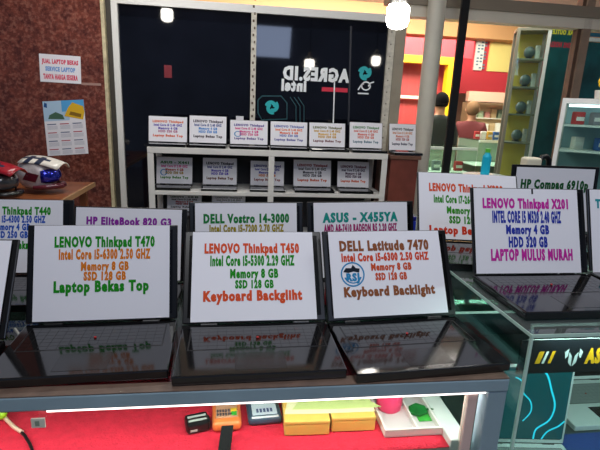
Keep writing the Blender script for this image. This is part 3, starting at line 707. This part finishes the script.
def small(label, group, px0, px1, pyt, pyb, zs, cols, txts=None, tilt=12, Y=YS+.17, full=True, colour='black', emb=False):
    a, c = PY(px0, pyb, Y), PY(px1, pyb, Y)
    w = c.x-a.x; x = (a.x+c.x)/2; h = max(.15, (PY((px0+px1)/2, pyt, Y).z-zs-.022)/math.cos(R(tilt)))
    tx = txts or ['LENOVO Thinkpad', 'Intel Core i5 2.40 GHZ', 'Memory 4 GB', 'HDD 320 GB', 'Laptop Bekas Top']
    cx = (.5, .5, .5, .5, .5); ww = (.8, .74, .5, .5, .78); ba = (.76, .62, .49, .37, .2); cp = .088
    ls = [(tx[i], cols[i], cx[i], ba[i], ww[i], cp) for i in range(5)]
    emf = None
    if emb:
        def emf(P, to3, W, Hh):
            P.ribbon([(.2+.085*math.cos(R(30*i)), .42+.11*math.sin(R(30*i))) for i in range(13)], .03, ink('#3f8ac0'), to3)
    return laptop(label, group, x, Y, zs+.0005, random.uniform(-2, 2), w*1.01, h, tilt, (.015, .985, .03, .985), ls, detail=False, d=.155, emblem=emf, colour=colour)
TG, MGp = 'small laptops standing on top of the shelf unit', 'small laptops on the middle shelf'
VI, NB = '#5a4ab0', '#3a4a98'
small('small laptop on shelf top, sign orange-red with violet middle lines, leftmost of the row', TG, 148.3, 187.3, 116.5, 141, z1, ('#d86a3a', VI, VI, '#b0688a', '#d8603a'))
small('small laptop on shelf top with dark title over blue lines, second from left', TG, 189, 226.5, 116, 142, z1, ('#4a4050', '#4a5a98', '#4a8ad0', '#4a8ad0', '#4a4048'))
small('small laptop on shelf top with pink lines and a blue round mark', TG, 229.8, 267.8, 120.5, 147, z1, ('#5a4a98', '#d04a8a', '#d8388a', '#d04a8a', '#6a5a98'), emb=True)
small('small laptop on shelf top with blue title over orange lines, fourth from left', TG, 270, 307, 121.8, 148, z1, ('#5a6ab0', '#e0703a', '#e0603a', '#6a7ac0', '#5a5aa0'))
small('small laptop on shelf top with yellow middle lines on its sign', TG, 308.7, 345, 123, 148.5, z1, ('#6a6a3a', '#c8982a', '#d8a82a', '#c8982a', '#7a4a50'))
small('small laptop on shelf top with green title and salmon middle lines, at its right end', TG, 349, 382, 122.5, 148, z1, ('#5a8a5a', '#d87a6a', '#d86a5a', '#d87a6a', '#5a7a8a'))
small('small laptop on middle shelf with green title and pink second line, leftmost there', MGp, 156, 192.5, 157.5, 182, z2, ('#3a7a3a', '#d03a8a', '#b84a3a', '#a8882a', '#4a8a3a'), ['ASUS - X441', 'Intel Core i3 2.00 GHZ', 'Memory 4 GB', 'HDD 500 GB', 'Laptop Bekas Top'], emb=True)
small('small laptop on middle shelf with dark title, violet lines and brown last line', MGp, 202.5, 237, 158.5, 183, z2, ('#2a2a3a', '#3a3a8a', '#5a4ac0', '#5a4ac0', '#6a3a2a'))
small('small laptop on middle shelf partly behind the white divider post', MGp, 250, 284, 161.5, 184.5, z2, ('#3a3a8a', '#3a3a9a', '#4a4ab0', '#d07a3a', '#8a3a3a'))
small('small laptop on middle shelf with red title and last line, dark lines between', MGp, 293, 331, 160.5, 186, z2, ('#a03a3a', '#3a3a3a', '#3a3a4a', '#3a3a4a', '#c0522a'))
small('small laptop on middle shelf with plum lines and orange-red last line, rightmost there', MGp, 337, 369, 162, 185.5, z2, ('#7a3a4a', '#4a3a5a', '#5a3a5a', '#5a3a5a', '#d0623a'))
LG = 'laptops on the lowest shelf, mostly hidden'
small('laptop on lowest shelf whose sign shows a dark green title over red', LG, 167, 202, 194, 222, z3+.16, ('#2a4a3a', '#3a3a3a', '#c03a3a', '#c03a3a', '#3a3a3a'), ['LENOVO - G40 80', 'Intel Core i3 2.00 GHZ', 'Memory 4 GB', 'HDD 500 GB', 'Laptop Bekas Top'])
small('laptop on lowest shelf with a bare grey edge, right of the green-titled one', LG, 212, 245, 196.5, 222, z3+.16, ('#8a8a8a',)*5, colour='silver')
b = MB(); b.box((sx0+.06, YS+.01, z3+.0005), (xm-.03, YS+dS-.02, z3+.16), mat('dark_riser', '#222428', .6), .003)
wthing(b, 'shelf_riser', 'dark riser block under the laptops on the lowest shelf', 'riser', (sx0+.4, YS+.2, z3+.0005))
# stand right of the shelf with one more laptop
st = PY(399, 152, YS+.1)
sx2, sx3 = sx1+.02, PY(412, 160, YS+.1).x+.02
t = thing('side_stand', 'narrow brown stand right of the white shelf unit, beside the pale column', 'stand', ((sx2+sx3)/2, YS+.1, 0))
zst = z1-.01
b = MB(); b.box((sx2, YS, zst-.03), (sx3+.02, YS+.4, zst), mat('stand_top', '#6a4a3c', .35), .003); wpart(b, 'top', t)
b = MB(); b.box((sx2+.01, YS+.01, 0), (sx3, YS+.39, zst-.03), mat('stand_body', '#6e3a30', .3, noise=(6, .3)), .003); wpart(b, 'body', t)
o = small('small laptop on the brown stand, half hidden by the pale column', TG, 388.8, 416, 124, 148, zst, ('#5a5a5a', '#d0906a', '#d0806a', '#b06a6a', '#5a5a6a'))

# ------------------------------------------------------------------ bulbs
def bulb(label, c, drop_to=3.3):
    t = thing('light_bulb', label, 'light bulb', c, 0, 'hanging LED bulbs')
    b = MB(); prof = [(0, -.075), (.03, -.073), (.052, -.06), (.06, -.035), (.06, .03), (.05, .045)]
    rr = [[b.bm.verts.new((r*math.cos(2*math.pi*k/24), r*math.sin(2*math.pi*k/24), z)) for k in range(24)] if r else [b.bm.verts.new((0, 0, z))] for r, z in prof]
    em = mat('bulb_glow', '#ffffff', .3, emit='#fff8ec', es=45)
    for A, B in zip(rr, rr[1:]):
        for k in range(24):
            k2 = (k+1) % 24
            f = b.bm.faces.new((A[0], B[k2], B[k]) if len(A) == 1 else (A[k], A[k2], B[k2], B[k])); f.material_index = b.mi(em)
    b.build('diffuser', t, True)
    b = MB(); b.cyl((0, 0, .045), (0, 0, .085), .048, mat('bulb_collar', '#d8d4cc', .4), 24, .03); b.cyl((0, 0, .085), (0, 0, .13), .02, mat('socket', '#c9c5bb', .4), 16); b.build('socket', t, True)
    b = MB(); b.tube([(0, 0, .13), (0, 0, (drop_to-c[2])*.5), (0, 0, drop_to-c[2]-.001)], .004, blk); b.build('cord', t, True)
    return t
B0 = PY(398, 14, 2.6)
bulb('bright white bulb hanging in front of the window corner at the top of the photo', B0)
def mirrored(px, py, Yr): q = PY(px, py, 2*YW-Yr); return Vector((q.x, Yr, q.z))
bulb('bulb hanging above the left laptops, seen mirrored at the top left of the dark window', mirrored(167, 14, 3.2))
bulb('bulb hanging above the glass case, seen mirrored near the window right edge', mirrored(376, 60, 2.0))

# ------------------------------------------------------------------ mall beyond the shopfront
YM = 8.6
redw = mat('mall_red', '#d23a42', .5); yelw = mat('mall_yellow', '#f6dd84', .5); tanw = mat('mall_tan', '#d39a66', .6); maroon = mat('mall_maroon', '#a83a38', .5); beige = mat('mall_beige', '#d8b898', .6)
def mw(name, x0, y0, x1, y1, m, Y=YM, th=.1):
    a, c = PY(x0, y1, Y), PY(x1, y0, Y); return quad(name, (a.x, Y, max(0, a.z)), (c.x, Y+th, c.z), m)
xa_ = PY(250, 60, YM).x; xb = PY(640, 60, YM).x+1
zA = PY(480, 41, YM).z; zB = PY(480, 94, YM).z
quad('wall_far', (xa_, YM, zB), (xb, YM+.1, zA), redw)
quad('wall_bulkhead', (-4.5, YM-.3, zA), (xb, YM+.1, 3.3), tanw)
# soffit above the opening
quad('wall_back', (xa_, YM+1.2, 0), (xb, YM+1.3, zB+.3), beige)
mw('wall_panel', 487, 42, 522, 71, yelw, YM-.03, .03)
q = MB(); a, c = PY(473.5, 70, YM-.04), PY(485.5, 41, YM-.04); q.box((a.x, YM-.04, a.z), (c.x, YM-.005, c.z), mat('mall_white_panel', '#e9e6dc', .5))
for i in range(3):
    for j in range(9):
        if (i*5+j*3) % 4: q.box((a.x+.03+i*.065, YM-.043, a.z+.03+j*.055), (a.x+.075+i*.065, YM-.039, a.z+.06+j*.055), ink('#7a8a98'))
struct(q.build('trim_9'))
# yellow portal and maroon room
YP = 7.6
quad('wall_maroon', (PY(385, 60, YP+.3).x, YP+.3, 0), (PY(449, 60, YP+.3).x, YP+.35, PY(420, 62, YP+.3).z), maroon)
yo = mat('portal_yellow', '#f2b416', .45)
a, c = PY(385, 62, YP), PY(456, 56, YP)
quad('trim_10', (a.x, YP, PY(430, 63.5, YP).z), (c.x, YP+.15, PY(430, 56, YP).z), yo)
quad('trim_11', (PY(446, 90, YP).x, YP, 0), (PY(456, 90, YP).x, YP+.15, PY(430, 63.5, YP).z), yo)
quad('wall_red_panel', (PY(385, 50, YP).x, YP+.02, PY(430, 56, YP).z), (PY(474, 50, YP).x, YP+.1, PY(430, 38, YP).z), redw)
quad('trim_12', (PY(385, 97, YP+.2).x, YP+.2, PY(420, 99, YP+.2).z), (PY(446, 97, YP+.2).x, YP+.25, PY(420, 96, YP+.2).z), mat('pale_strip', '#e6c8b4', .5))
# pale counter band and goods
a = PY(468, 101, 7.9); c = PY(530, 94, 7.9)
quad('trim_13', (a.x, 7.9, a.z), (c.x, 8.0, c.z), mat('pale_pink_band', '#e6b49a', .5))

def mall_case(label, x0, x1, yt, Y, tint, dpt=.6):
    a, c = PY(x0, yt, Y), PY(x1, yt, Y); z = a.z
    t = thing('shop_showcase', label, 'showcase', ((a.x+c.x)/2, Y, 0), 0, 'glass showcases beyond the shopfront')
    b = MB(); b.box((a.x, Y, 0), (c.x, Y+dpt, z*.45), mat('case_panel', '#9a7058', .5), .004); wpart(b, 'cabinet', t)
    b = MB(); b.box((a.x, Y, z-.03), (c.x, Y+.03, z), mat('case_edge_white', '#e9efe8', .3)); b.box((a.x, Y, z*.45), (c.x, Y+.03, z*.45+.03), mat('case_edge_white')); wpart(b, 'edge_strip', t)
    b = MB(); b.box((a.x, Y+.005, z*.45+.03), (c.x, Y+.012, z-.03), glass('mall_glass_'+tint.strip('#'), tint, .8)); wpart(b, 'front_glass', t)
    b = MB(); b.box((a.x, Y+.03, z-.012), (c.x, Y+dpt, z-.002), glass('mall_glass_'+tint.strip('#'))); wpart(b, 'glass_top', t)
    b = MB(); b.box((a.x, Y+dpt-.02, z*.45+.001), (c.x, Y+dpt, z-.014), mat('case_back_green', '#b2b5a6', .5)); wpart(b, 'back_panel', t)
    b = MB(); zs = z*.72; b.box((a.x+.01, Y+.05, zs), (c.x-.01, Y+dpt-.03, zs+.01), mat('case_edge_white')); wpart(b, 'shelf', t)
    return a.x, c.x, zs+.0105, z
cx_a, cx_b, zs, zt_ = mall_case('glass showcase with a pale edge, in front of the two people', 427, 478, 146.5, 5.4, '#e4efe8')
goods = ['#c23a3a', '#e8e4dc', '#d8a83a', '#3a6ab0', '#e8e4dc', '#3a9a6a', '#8a8a90', '#d86a9a']
def good(label, x, y, z, w, h, col, grp):
    b = MB(); b.box((x-w/2, y-w*.3, z), (x+w/2, y+w*.3, z+h), mat('goods_'+col.strip('#'), col, .5), .006)
    b.box((x-w*.4, y-w*.3-.002, z+h*.3), (x+w*.4, y-w*.3+.001, z+h*.6), mat('goods_band', '#f0eee6', .5))
    return wthing(b, 'goods_box', label, 'box', (x, y, z), grp)
cn = {'#c23a3a': 'red', '#e8e4dc': 'white', '#d8a83a': 'golden', '#3a6ab0': 'blue', '#3a9a6a': 'green', '#8a8a90': 'grey', '#d86a9a': 'pink'}
for i in range(4):
    col = ('#3a9a6a', '#8a8a90', '#e8e4dc', '#c23a3a')[i]
    good('%s goods box on the shelf of the showcase in front of the people' % cn[col], cx_a+.1+i*(cx_b-cx_a-.2)/3, 5.65, zs, .1, .12, col, 'boxes in the pale-edged showcase')
ex_a, ex_b, zs2, zt2 = mall_case('glass showcase under the tall display tower with goods on its top', 480, 560, 140, 5.7, '#e6f2ec')
for i in range(7):
    col = goods[i % 7]
    good('%s goods box standing on the showcase under the display tower' % cn[col], ex_a+.08+i*.09, 5.95, zt2, .07, .10+.04*((i*3) % 3), col, 'boxes on top of the tower showcase')
# far store goods wall (pale, busy)
gx0, gx1 = PY(468, 120, 8.2).x, PY(520, 120, 8.2).x
t = thing('goods_rack', 'pale rack of small goods below the red wall across the mall', 'rack', ((gx0+gx1)/2, 8.2, 0))
b = MB(); b.box((gx0, 8.2, 0), (gx1, 8.5, PY(490, 103, 8.2).z), mat('rack_beige', '#d3b78c', .6), .005); wpart(b, 'rack_body', t)
b = MB()
for j in range(3):
    z = PY(490, 145-j*13, 8.2).z
    b.box((gx0, 8.12, z), (gx1, 8.2, z+.02), mat('rack_shelf', '#e6dcc4', .5))
wpart(b, 'rack_shelves', t)
b = MB()
for j in range(3):
    z = PY(490, 145-j*13, 8.2).z+.02
    for i in range(7):
        cc = random.choice(['#e8e0cc', '#c8a878', '#b8c8a0', '#d89080', '#f0ead8', '#7a8a70'])
        b.box((gx0+.03+i*.125, 8.13, z), (gx0+.12+i*.125, 8.19, z+random.uniform(.06, .18)), mat('rack_good_'+cc.strip('#'), cc, .6))
o = wpart(b, 'small_goods', t); o['kind'] = 'stuff'

# display tower (turned to face the shop)
YT = 5.0
pl_, pr_ = PY(514, 80, YT), PY(540, 80, YT)
TR = R(-24); ca, sa = math.cos(TR), math.sin(TR)
tc = Vector(((pl_.x+pr_.x)/2, YT, 0)); hw = (pr_.x-pl_.x)/2/ca*1.02
ztw = PY(530, 30, YT).z
t = thing('display_tower', 'tall narrow aluminium and glass display tower with shelves beyond the shopfront', 'display cabinet', tc, TR)
tw_m = mat('tower_frame', '#8f8a7a', .4, metal=.3); tw_p = mat('tower_frame_pale', '#d4d7d5', .3, metal=.2)
for sx in (-1, 1):
    for y in (0, .27):
        b = MB(); xx = -hw if sx < 0 else hw-.035
        b.box((xx, y, 0), (xx+.035, y+.03, ztw), tw_m if sx < 0 else tw_p, .002); b.build('post', t)
b = MB(); b.box((-hw, 0, ztw), (hw, .30, ztw+.03), tw_m, .002); b.build('top', t)
b = MB(); b.box((-hw+.03, .285, .2), (hw-.035, .295, ztw), mat('tower_yellow', '#f0d65c', .5)); b.build('yellow_back', t)['label'] = 'yellow back panel'
b = MB(); b.box((-hw+.035, .004, .2), (hw-.035, .01, ztw), clear); b.build('front_glass', t)
shz = [PY(525, y, YT+.1).z for y in (59, 87, 114, 142)]
for z in shz:
    b = MB(); b.box((-hw+.036, .02, z-.02), (hw-.036, .28, z), tw_m, .002); b.build('shelf', t)
lvl = ['top', 'second', 'third', 'lowest']
def rot(u, v): return (tc.x+u*ca-v*sa, tc.y+u*sa+v*ca)
for j, z in enumerate(shz):
    x, y = rot(.0, .14)
    b = MB(); b.ball((x, y, z+.075), .06, mat('speaker_grey', '#5f6a6c', .4), (1, .9, 1.05), 18, 12); b.cyl((x, y, z+.0005), (x, y, z+.014), .04, blk, 16)
    wthing(b, 'round_speaker', 'rounded dark grey gadget on the %s shelf of the display tower' % lvl[j], 'gadget', (x, y, z), 'gadgets in the display tower', True)
    x, y = rot(.085, .15)
    good('pale box on the %s shelf of the display tower' % lvl[j], x, y, z+.0005, .05, .15, '#e8e4dc', 'gadgets in the display tower')
# teal banner with mirrored lettering
ba, bc = PY(544, 60, 5.5).x, PY(573, 60, 5.5).x
zt3 = PY(557, 27, 5.5).z; zb3 = PY(555, 170, 5.5).z
b = MB(); b.box((ba, 5.5, .0), (bc, 5.515, zt3), mat('teal_banner', '#0b4a4e', .4, noise=(5, .35)))
tt = lambda u, v: Vector((u, 5.4992, v))
b.text('AR OUTLET', ink('#c8c83a'), (ba+bc)/2-.02, PY(557, 34, 5.5).z, (bc-ba)*.8, .05, tt, mirror=True)
b.text('SMS NOKIA', ink('#a83a4a'), (ba+bc)/2-.02, PY(557, 47, 5.5).z, (bc-ba)*.75, .055, tt, mirror=True); b.keep = True
wthing(b, 'teal_banner', 'dark teal banner with mirrored yellow and red lettering beside the display tower', 'banner', ((ba+bc)/2, 5.5, 0))
# right outer bay: another teal store front
ra, rc = PY(574, 70, 6.0).x, PY(640, 70, 6.0).x
b = MB(); zr = PY(590, 42, 6.0).z
b.box((ra, 6.0, 0), (rc, 6.05, zr), mat('teal_store', '#11545c', .4, noise=(4, .5)))
for k in range(3): b.box((ra+.05, 5.99, zr+.01+k*.06), (rc, 6.03, zr+.055+k*.06), mat('store_white', '#dfe6ea', .4) if k != 1 else mat('store_blue', '#2a6a88', .4))
wthing(b, 'store_hoarding', 'dark teal hoarding with white and blue top stripes seen through the right pane', 'hoarding', (ra+.5, 6.0, 0))
# tall showcase inside, right (turned towards the shop)
YC = 2.75
qa = PY(563, 98, YC); SR = R(-38); sc_, ss_ = math.cos(SR), math.sin(SR)
sw, sd, sz = .62, .34, qa.z
t = thing('tall_showcase', 'white-framed glass showcase with lit shelves behind the rearmost laptop', 'showcase', (qa.x, YC, 0), SR)
pl = mat('showcase_white', '#e3e4e0', .35)
for x in (0, sw-.025):
    for y in (0, sd-.025):
        b = MB(); b.box((x, y, 0), (x+.025, y+.025, sz-.03), pl, .002); b.build('post', t)
b = MB()
for A, B in (((0, 0), (sw, .025)), ((0, sd-.025), (sw, sd)), ((0, .025), (.025, sd-.025)), ((sw-.025, .025), (sw, sd-.025))):
    b.box((A[0], A[1], sz-.03), (B[0], B[1], sz), pl)
b.build('top_frame', t)
b = MB(); b.box((.026, .026, sz-.012), (sw-.026, sd-.026, sz-.004), clear); b.build('top_glass', t)
b = MB(); b.box((.026, .008, .5), (sw-.026, .014, sz-.031), clear); b.build('front_glass', t)
b = MB(); b.box((.008, .026, .5), (.014, sd-.026, sz-.031), clear); b.build('side_glass', t)
b = MB(); b.box((.026, .02, 0), (sw-.026, sd-.02, .5), pl); b.build('cabinet', t)
b = MB(); b.box((.026, sd-.02, .5), (sw-.026, sd-.01, sz-.031), mat('showcase_back', '#8fb2bc', .3)); b.build('back_panel', t)
scz = [PY(585, 150, YC+.03).z, PY(585, 125, YC+.03).z]
for z in scz:
    b = MB(); b.box((.03, .03, z-.012), (sw-.03, sd-.03, z), mat('lit_shelf_edge', '#eef3f0', .3)); b.build('shelf', t)
b = MB(); b.box((.04, .03, sz-.05), (sw-.04, .045, sz-.034), mat('case_light', '#ffffff', .4, emit='#eef6ff', es=3)); b.build('lamp_strip', t)
def srot(u, v): return (qa.x+u*sc_-v*ss_, YC+u*ss_+v*sc_)
for j, (dx, col, z) in enumerate(((.12, '#e8e4dc', scz[0]), (.25, '#3a6ab0', scz[0]), (.2, '#8a8a90', scz[1]), (.1, '#c23a3a', scz[1]))):
    x, y = srot(dx, .2)
    good('%s box on the %s shelf of the white-framed showcase' % (cn[col], 'lower' if j < 2 else 'upper'), x, y, z+.0005, .07, .08, col, 'boxes in the white-framed showcase')
# potted flower standing on it
x, y = srot(.215, .0); 
p = Vector((x+.0, y+.03, sz+.0005))
t = thing('potted_flower', 'yellow flower in a white pot on top of the white-framed showcase', 'flower', p)
b = MB(); b.cyl((0, 0, 0), (0, 0, .05), .03, mat('pot_white', '#e6e2d8', .5), 20, .036); b.build('pot', t, True)
b = MB(); b.cyl((0, 0, .05), (0, 0, .08), .004, mat('stem_green', '#3a7a3a', .6), 8); b.build('stem', t)
b = MB()
for k in range(8): b.ball((.024*math.cos(k*.785), -.006, .1+.024*math.sin(k*.785)), .016, mat('petal_yellow', '#f2c81e', .5), (1, .4, 1), 10, 8)
b.build('petals', t, True)
b = MB(); b.ball((0, -.013, .1), .013, mat('flower_heart', '#5a3a1a', .6), (1, .6, 1), 10, 8); b.build('flower_heart', t, True)
# small cream speaker with black strap on the case, behind the rear laptop
p = PY(532, 162, 1.88)
t = thing('cream_speaker', 'small cream box with a looped black strap behind the rearmost laptop', 'speaker', (p.x, 1.88, ZC+.0005))
b = MB(); b.box((-.04, -.03, 0), (.03, .03, p.z-ZC+.02), mat('cream_plastic', '#d9d2ba', .5), .012, 3); b.build('body', t, True)
b = MB(); hz = p.z-ZC; b.tube([(.028, 0, hz-.06), (.034, 0, hz), (.045, 0, hz+.022), (.062, 0, hz+.025), (.078, 0, hz+.012), (.084, 0, hz-.03), (.084, 0, .008)], .012, blk, 10); b.build('strap', t, True)
# cyan bottle
p = PY(486, 165, 2.45)
t = thing('cyan_bottle', 'bright cyan bottle with green cap seen above the orange-red-titled laptop', 'bottle', (p.x, 2.45, 0))
# a small stool table carries it
zbt = p.z-.055
b = MB(); b.cyl((0, 0, zbt), (0, 0, zbt+.10), .024, mat('cyan_plastic', '#1aa8c8', .25), 20); b.cyl((0, 0, zbt+.10), (0, 0, zbt+.125), .024, mat('cyan_plastic'), 20, .012); b.build('bottle_body', t, True)
b = MB(); b.cyl((0, 0, zbt+.125), (0, 0, zbt+.145), .014, mat('cap_green', '#5ab83a', .4), 16); b.build('cap', t, True)
t2 = thing('pedestal', 'slim pedestal carrying the cyan bottle behind the glass case', 'pedestal', (p.x, 2.45, 0))
b = MB(); b.cyl((0, 0, 0), (0, 0, .02), .16, mat('pedestal_grey', '#7f8a86', .4), 24); b.build('foot', t2, True)
b = MB(); b.cyl((0, 0, .02), (0, 0, zbt-.03), .03, mat('pedestal_grey'), 16); b.build('column', t2, True)
b = MB(); b.cyl((0, 0, zbt-.03), (0, 0, zbt-.0005), .12, mat('pedestal_pale', '#cfe0d8', .2), 24); b.build('plate', t2, True)

# ------------------------------------------------------------------ people
def person(name_label, loc, rz, H, top, trousers, hairc, scarf=False, skin='#b98262'):
    root = thing('person', name_label, 'person', loc, rz)
    k = H/1.72
    J = {'pel': (0, 0, .93), 'wai': (0, .0, 1.06), 'che': (0, 0, 1.27), 'nec': (0, 0, 1.43), 'hd0': (0, -.01, 1.52), 'hd1': (0, -.015, 1.62), 'hd2': (0, -.01, 1.69),
         'shl': (-.17, 0, 1.38), 'ell': (-.235, .01, 1.12), 'wrl': (-.24, -.06, .90), 'hal': (-.24, -.09, .82),
         'shr': (.17, 0, 1.38), 'elr': (.235, .01, 1.12), 'wrr': (.24, -.06, .90), 'har': (.24, -.09, .82),
         'hil': (-.09, 0, .88), 'knl': (-.10, -.01, .48), 'anl': (-.10, .02, .09), 'tol': (-.11, -.13, .04),
         'hir': (.09, 0, .88), 'knr': (.10, -.01, .48), 'anr': (.10, .02, .09), 'tor': (.11, -.13, .04)}
    rad = {'pel': (.15, .11), 'wai': (.135, .1), 'che': (.165, .115), 'nec': (.055, .055), 'hd0': (.065, .075), 'hd1': (.078, .095), 'hd2': (.055, .065),
           'sh': (.075, .07), 'el': (.05, .05), 'wr': (.034, .034), 'ha': (.035, .022), 'hi': (.095, .095), 'kn': (.062, .062), 'an': (.042, .042), 'to': (.035, .03)}
    E_ = [('pel', 'wai'), ('wai', 'che'), ('che', 'nec'), ('nec', 'hd0'), ('hd0', 'hd1'), ('hd1', 'hd2'), ('che', 'shl'), ('shl', 'ell'), ('ell', 'wrl'), ('wrl', 'hal'), ('che', 'shr'), ('shr', 'elr'), ('elr', 'wrr'), ('wrr', 'har'),
          ('pel', 'hil'), ('hil', 'knl'), ('knl', 'anl'), ('anl', 'tol'), ('pel', 'hir'), ('hir', 'knr'), ('knr', 'anr'), ('anr', 'tor')]
    names = list(J); me = bpy.data.meshes.new('body')
    # five fingers per hand
    vs = [Vector(J[n])*k for n in names]; ed = [(names.index(a), names.index(c)) for a, c in E_]; rr = [rad.get(n, rad.get(n[:2])) for n in names]
    for s, hn in ((-1, 'hal'), (1, 'har')):
        h = names.index(hn)
        for f in range(4):
            b0 = Vector(J[hn])*k + Vector((s*.004, -.03+.018*f, -.035))*k; b1 = b0+Vector((-s*.006, -.004, -.035-.006*(f in (1, 2))))*k
            vs += [b0, b1]; rr += [(.009, .009), (.007, .007)]; n = len(vs); ed += [(h, n-2), (n-2, n-1)]
        b0 = Vector(J[hn])*k + Vector((-s*.012, -.04, .01))*k; vs += [b0, b0+Vector((-s*.01, -.02, -.03))*k]; rr += [(.01, .01), (.008, .008)]; n = len(vs); ed += [(h, n-2), (n-2, n-1)]
    me.from_pydata([tuple(v) for v in vs], ed, []); o = bpy.data.objects.new('body', me); C.objects.link(o)
    md = o.modifiers.new('skin', 'SKIN'); sk = me.skin_vertices[0].data
    for i, r_ in enumerate(rr): sk[i].radius = (r_[0]*k, r_[1]*k)
    sk[0].use_root = True
    sb = o.modifiers.new('sub', 'SUBSURF'); sb.levels = 2; sb.render_levels = 2
    dg = bpy.context.evaluated_depsgraph_get(); dg.update(); m2 = bpy.data.meshes.new_from_object(o.evaluated_get(dg))
    bpy.data.objects.remove(o)
    m2.materials.clear()
    for m in (mat('skin_'+skin.strip('#'), skin, .55), top, trousers, mat('shoe_black', '#151515', .5)): m2.materials.append(m)
    for p in m2.polygons:
        z, x = p.center.z/k, abs(p.center.x/k); p.use_smooth = True
        p.material_index = 0 if z > 1.45 or (x > .19 and z < .9) else 3 if z < .1 else 2 if z < .95 and x < .2 else 1
    o = bpy.data.objects.new('body', m2); C.objects.link(o); o.parent = root
    # hair or scarf
    b = MB(); hm = hairc
    b.ball((0, .008*k, 1.625*k), .105*k, hm, (.88, 1.02, 1.08), 20, 14, cut=(lambda v: (v.y < -.055*k and v.z < .045*k) or v.z < (-.085*k if not scarf else -.2)))
    ob = b.build('head_scarf' if scarf else 'hair', root, True); md = ob.modifiers.new('s', 'SOLIDIFY'); md.thickness = .008
    b = MB()
    for s in (-1, 1): b.ball((s*.032*k, -.098*k, 1.615*k), .012*k, mat('eye_dark', '#1a1412', .3), (1.2, .6, .7), 10, 8)
    b.build('eyes', root, True)
    b = MB(); b.ball((0, -.112*k, 1.585*k), .018*k, mat('skin_'+skin.strip('#')), (.8, 1, 1.3), 10, 8); b.build('nose', root, True)
    b = MB(); b.ball((0, -.098*k, 1.548*k), .022*k, mat('lip', '#8a4a42', .5), (1.1, .5, .35), 10, 8); b.build('mouth', root, True)
    b = MB()
    for s in (-1, 1): b.ball((s*.09*k, 0, 1.6*k), .024*k, mat('skin_'+skin.strip('#')), (.45, .7, 1.15), 10, 8)
    b.build('ears', root, True)
    return root
p = PY(438, 130, 6.2)
person('person seen from behind in a dark jacket, dark hair, between the column and black post', (p.x, 6.2, 0), R(180), 1.80, mat('dark_jacket', '#23261f', .7), mat('dark_trousers', '#1c1c22', .7), mat('hair_black', '#0e0b0a', .95, spec=.1))
p = PY(470, 130, 6.6)
person('person in a dark red top standing behind the pale-edged glass showcase', (p.x, 6.6, 0), R(150), 1.72, mat('dark_red_top', '#5e1616', .8), mat('dark_trousers'), mat('hair_brown', '#7a5a40', .9, spec=.1), scarf=True)

# ------------------------------------------------------------------ light
w = bpy.data.worlds.new('world'); scene.world = w; w.use_nodes = True
w.node_tree.nodes['Background'].inputs[0].default_value = (.55, .68, 1, 1); w.node_tree.nodes['Background'].inputs[1].default_value = .16
def area(name, loc, size, power, col=(1, 1, 1), rot=(0, 0, 0)):
    l = bpy.data.lights.new(name, 'AREA'); l.shape = 'RECTANGLE'; l.size, l.size_y = size; l.energy = power; l.color = col
    o = bpy.data.objects.new(name, l); C.objects.link(o); o.location = loc; o.rotation_euler = rot; return o
area('overhead_light', (.1, .1, 3.2), (1.6, .5), 30, (.96, .97, 1), (R(12), 0, 0))
area('overhead_light', (1.4, 1.6, 3.2), (.9, .3), 14, (.96, .98, 1))
area('overhead_light', (-.7, 2.7, 3.2), (1.4, .25), 26, (1, .97, .94), (R(25), 0, 0))  # unseen light, added to brighten the shelf and granite at the back
area('mall_light', (2.6, 6.6, 3.2), (3.2, 1.0), 330, (1, .95, .88), (R(20), 0, 0))
area('mall_light', (.4, 6.6, 3.2), (2.0, .6), 150, (1, .95, .88), (R(20), 0, 0))
qf = PY(272, 42, 2*YW+1.6); area('overhead_light', (qf.x, -1.6, qf.z), (.75, .6), 9, (.55, .68, 1), (R(68), 0, 0))
area('mall_light', (2.5, 4.55, 3.25), (1.6, .3), 45, (1, .97, .92), (R(28), 0, 0))  # added light with no visible source, brightens the tower and people
area('counter_led', (-.12, Y0+.045, .953), (1.36, .012), 3.3, (1, .95, .93), (R(18), 0, 0))
area('case_light', (1.3, cy0+.075, 1.078), (1.2, .012), 6, (.95, 1, 1), (R(10), 0, 0))  # second, unseen light added to brighten the case interior behind the strip
area('case_led', (1.3, cy0+.014, 1.078), (1.2, .008), 3.4, (.95, 1, 1), (R(14), 0, 0))
scene.view_settings.view_transform = 'Standard'; scene.view_settings.look = 'None'
scene.view_settings.exposure = 0.0; scene.view_settings.gamma = 1.0
scene.cycles.use_denoising = True
scene.cycles.max_bounces = 10; scene.cycles.transparent_max_bounces = 16
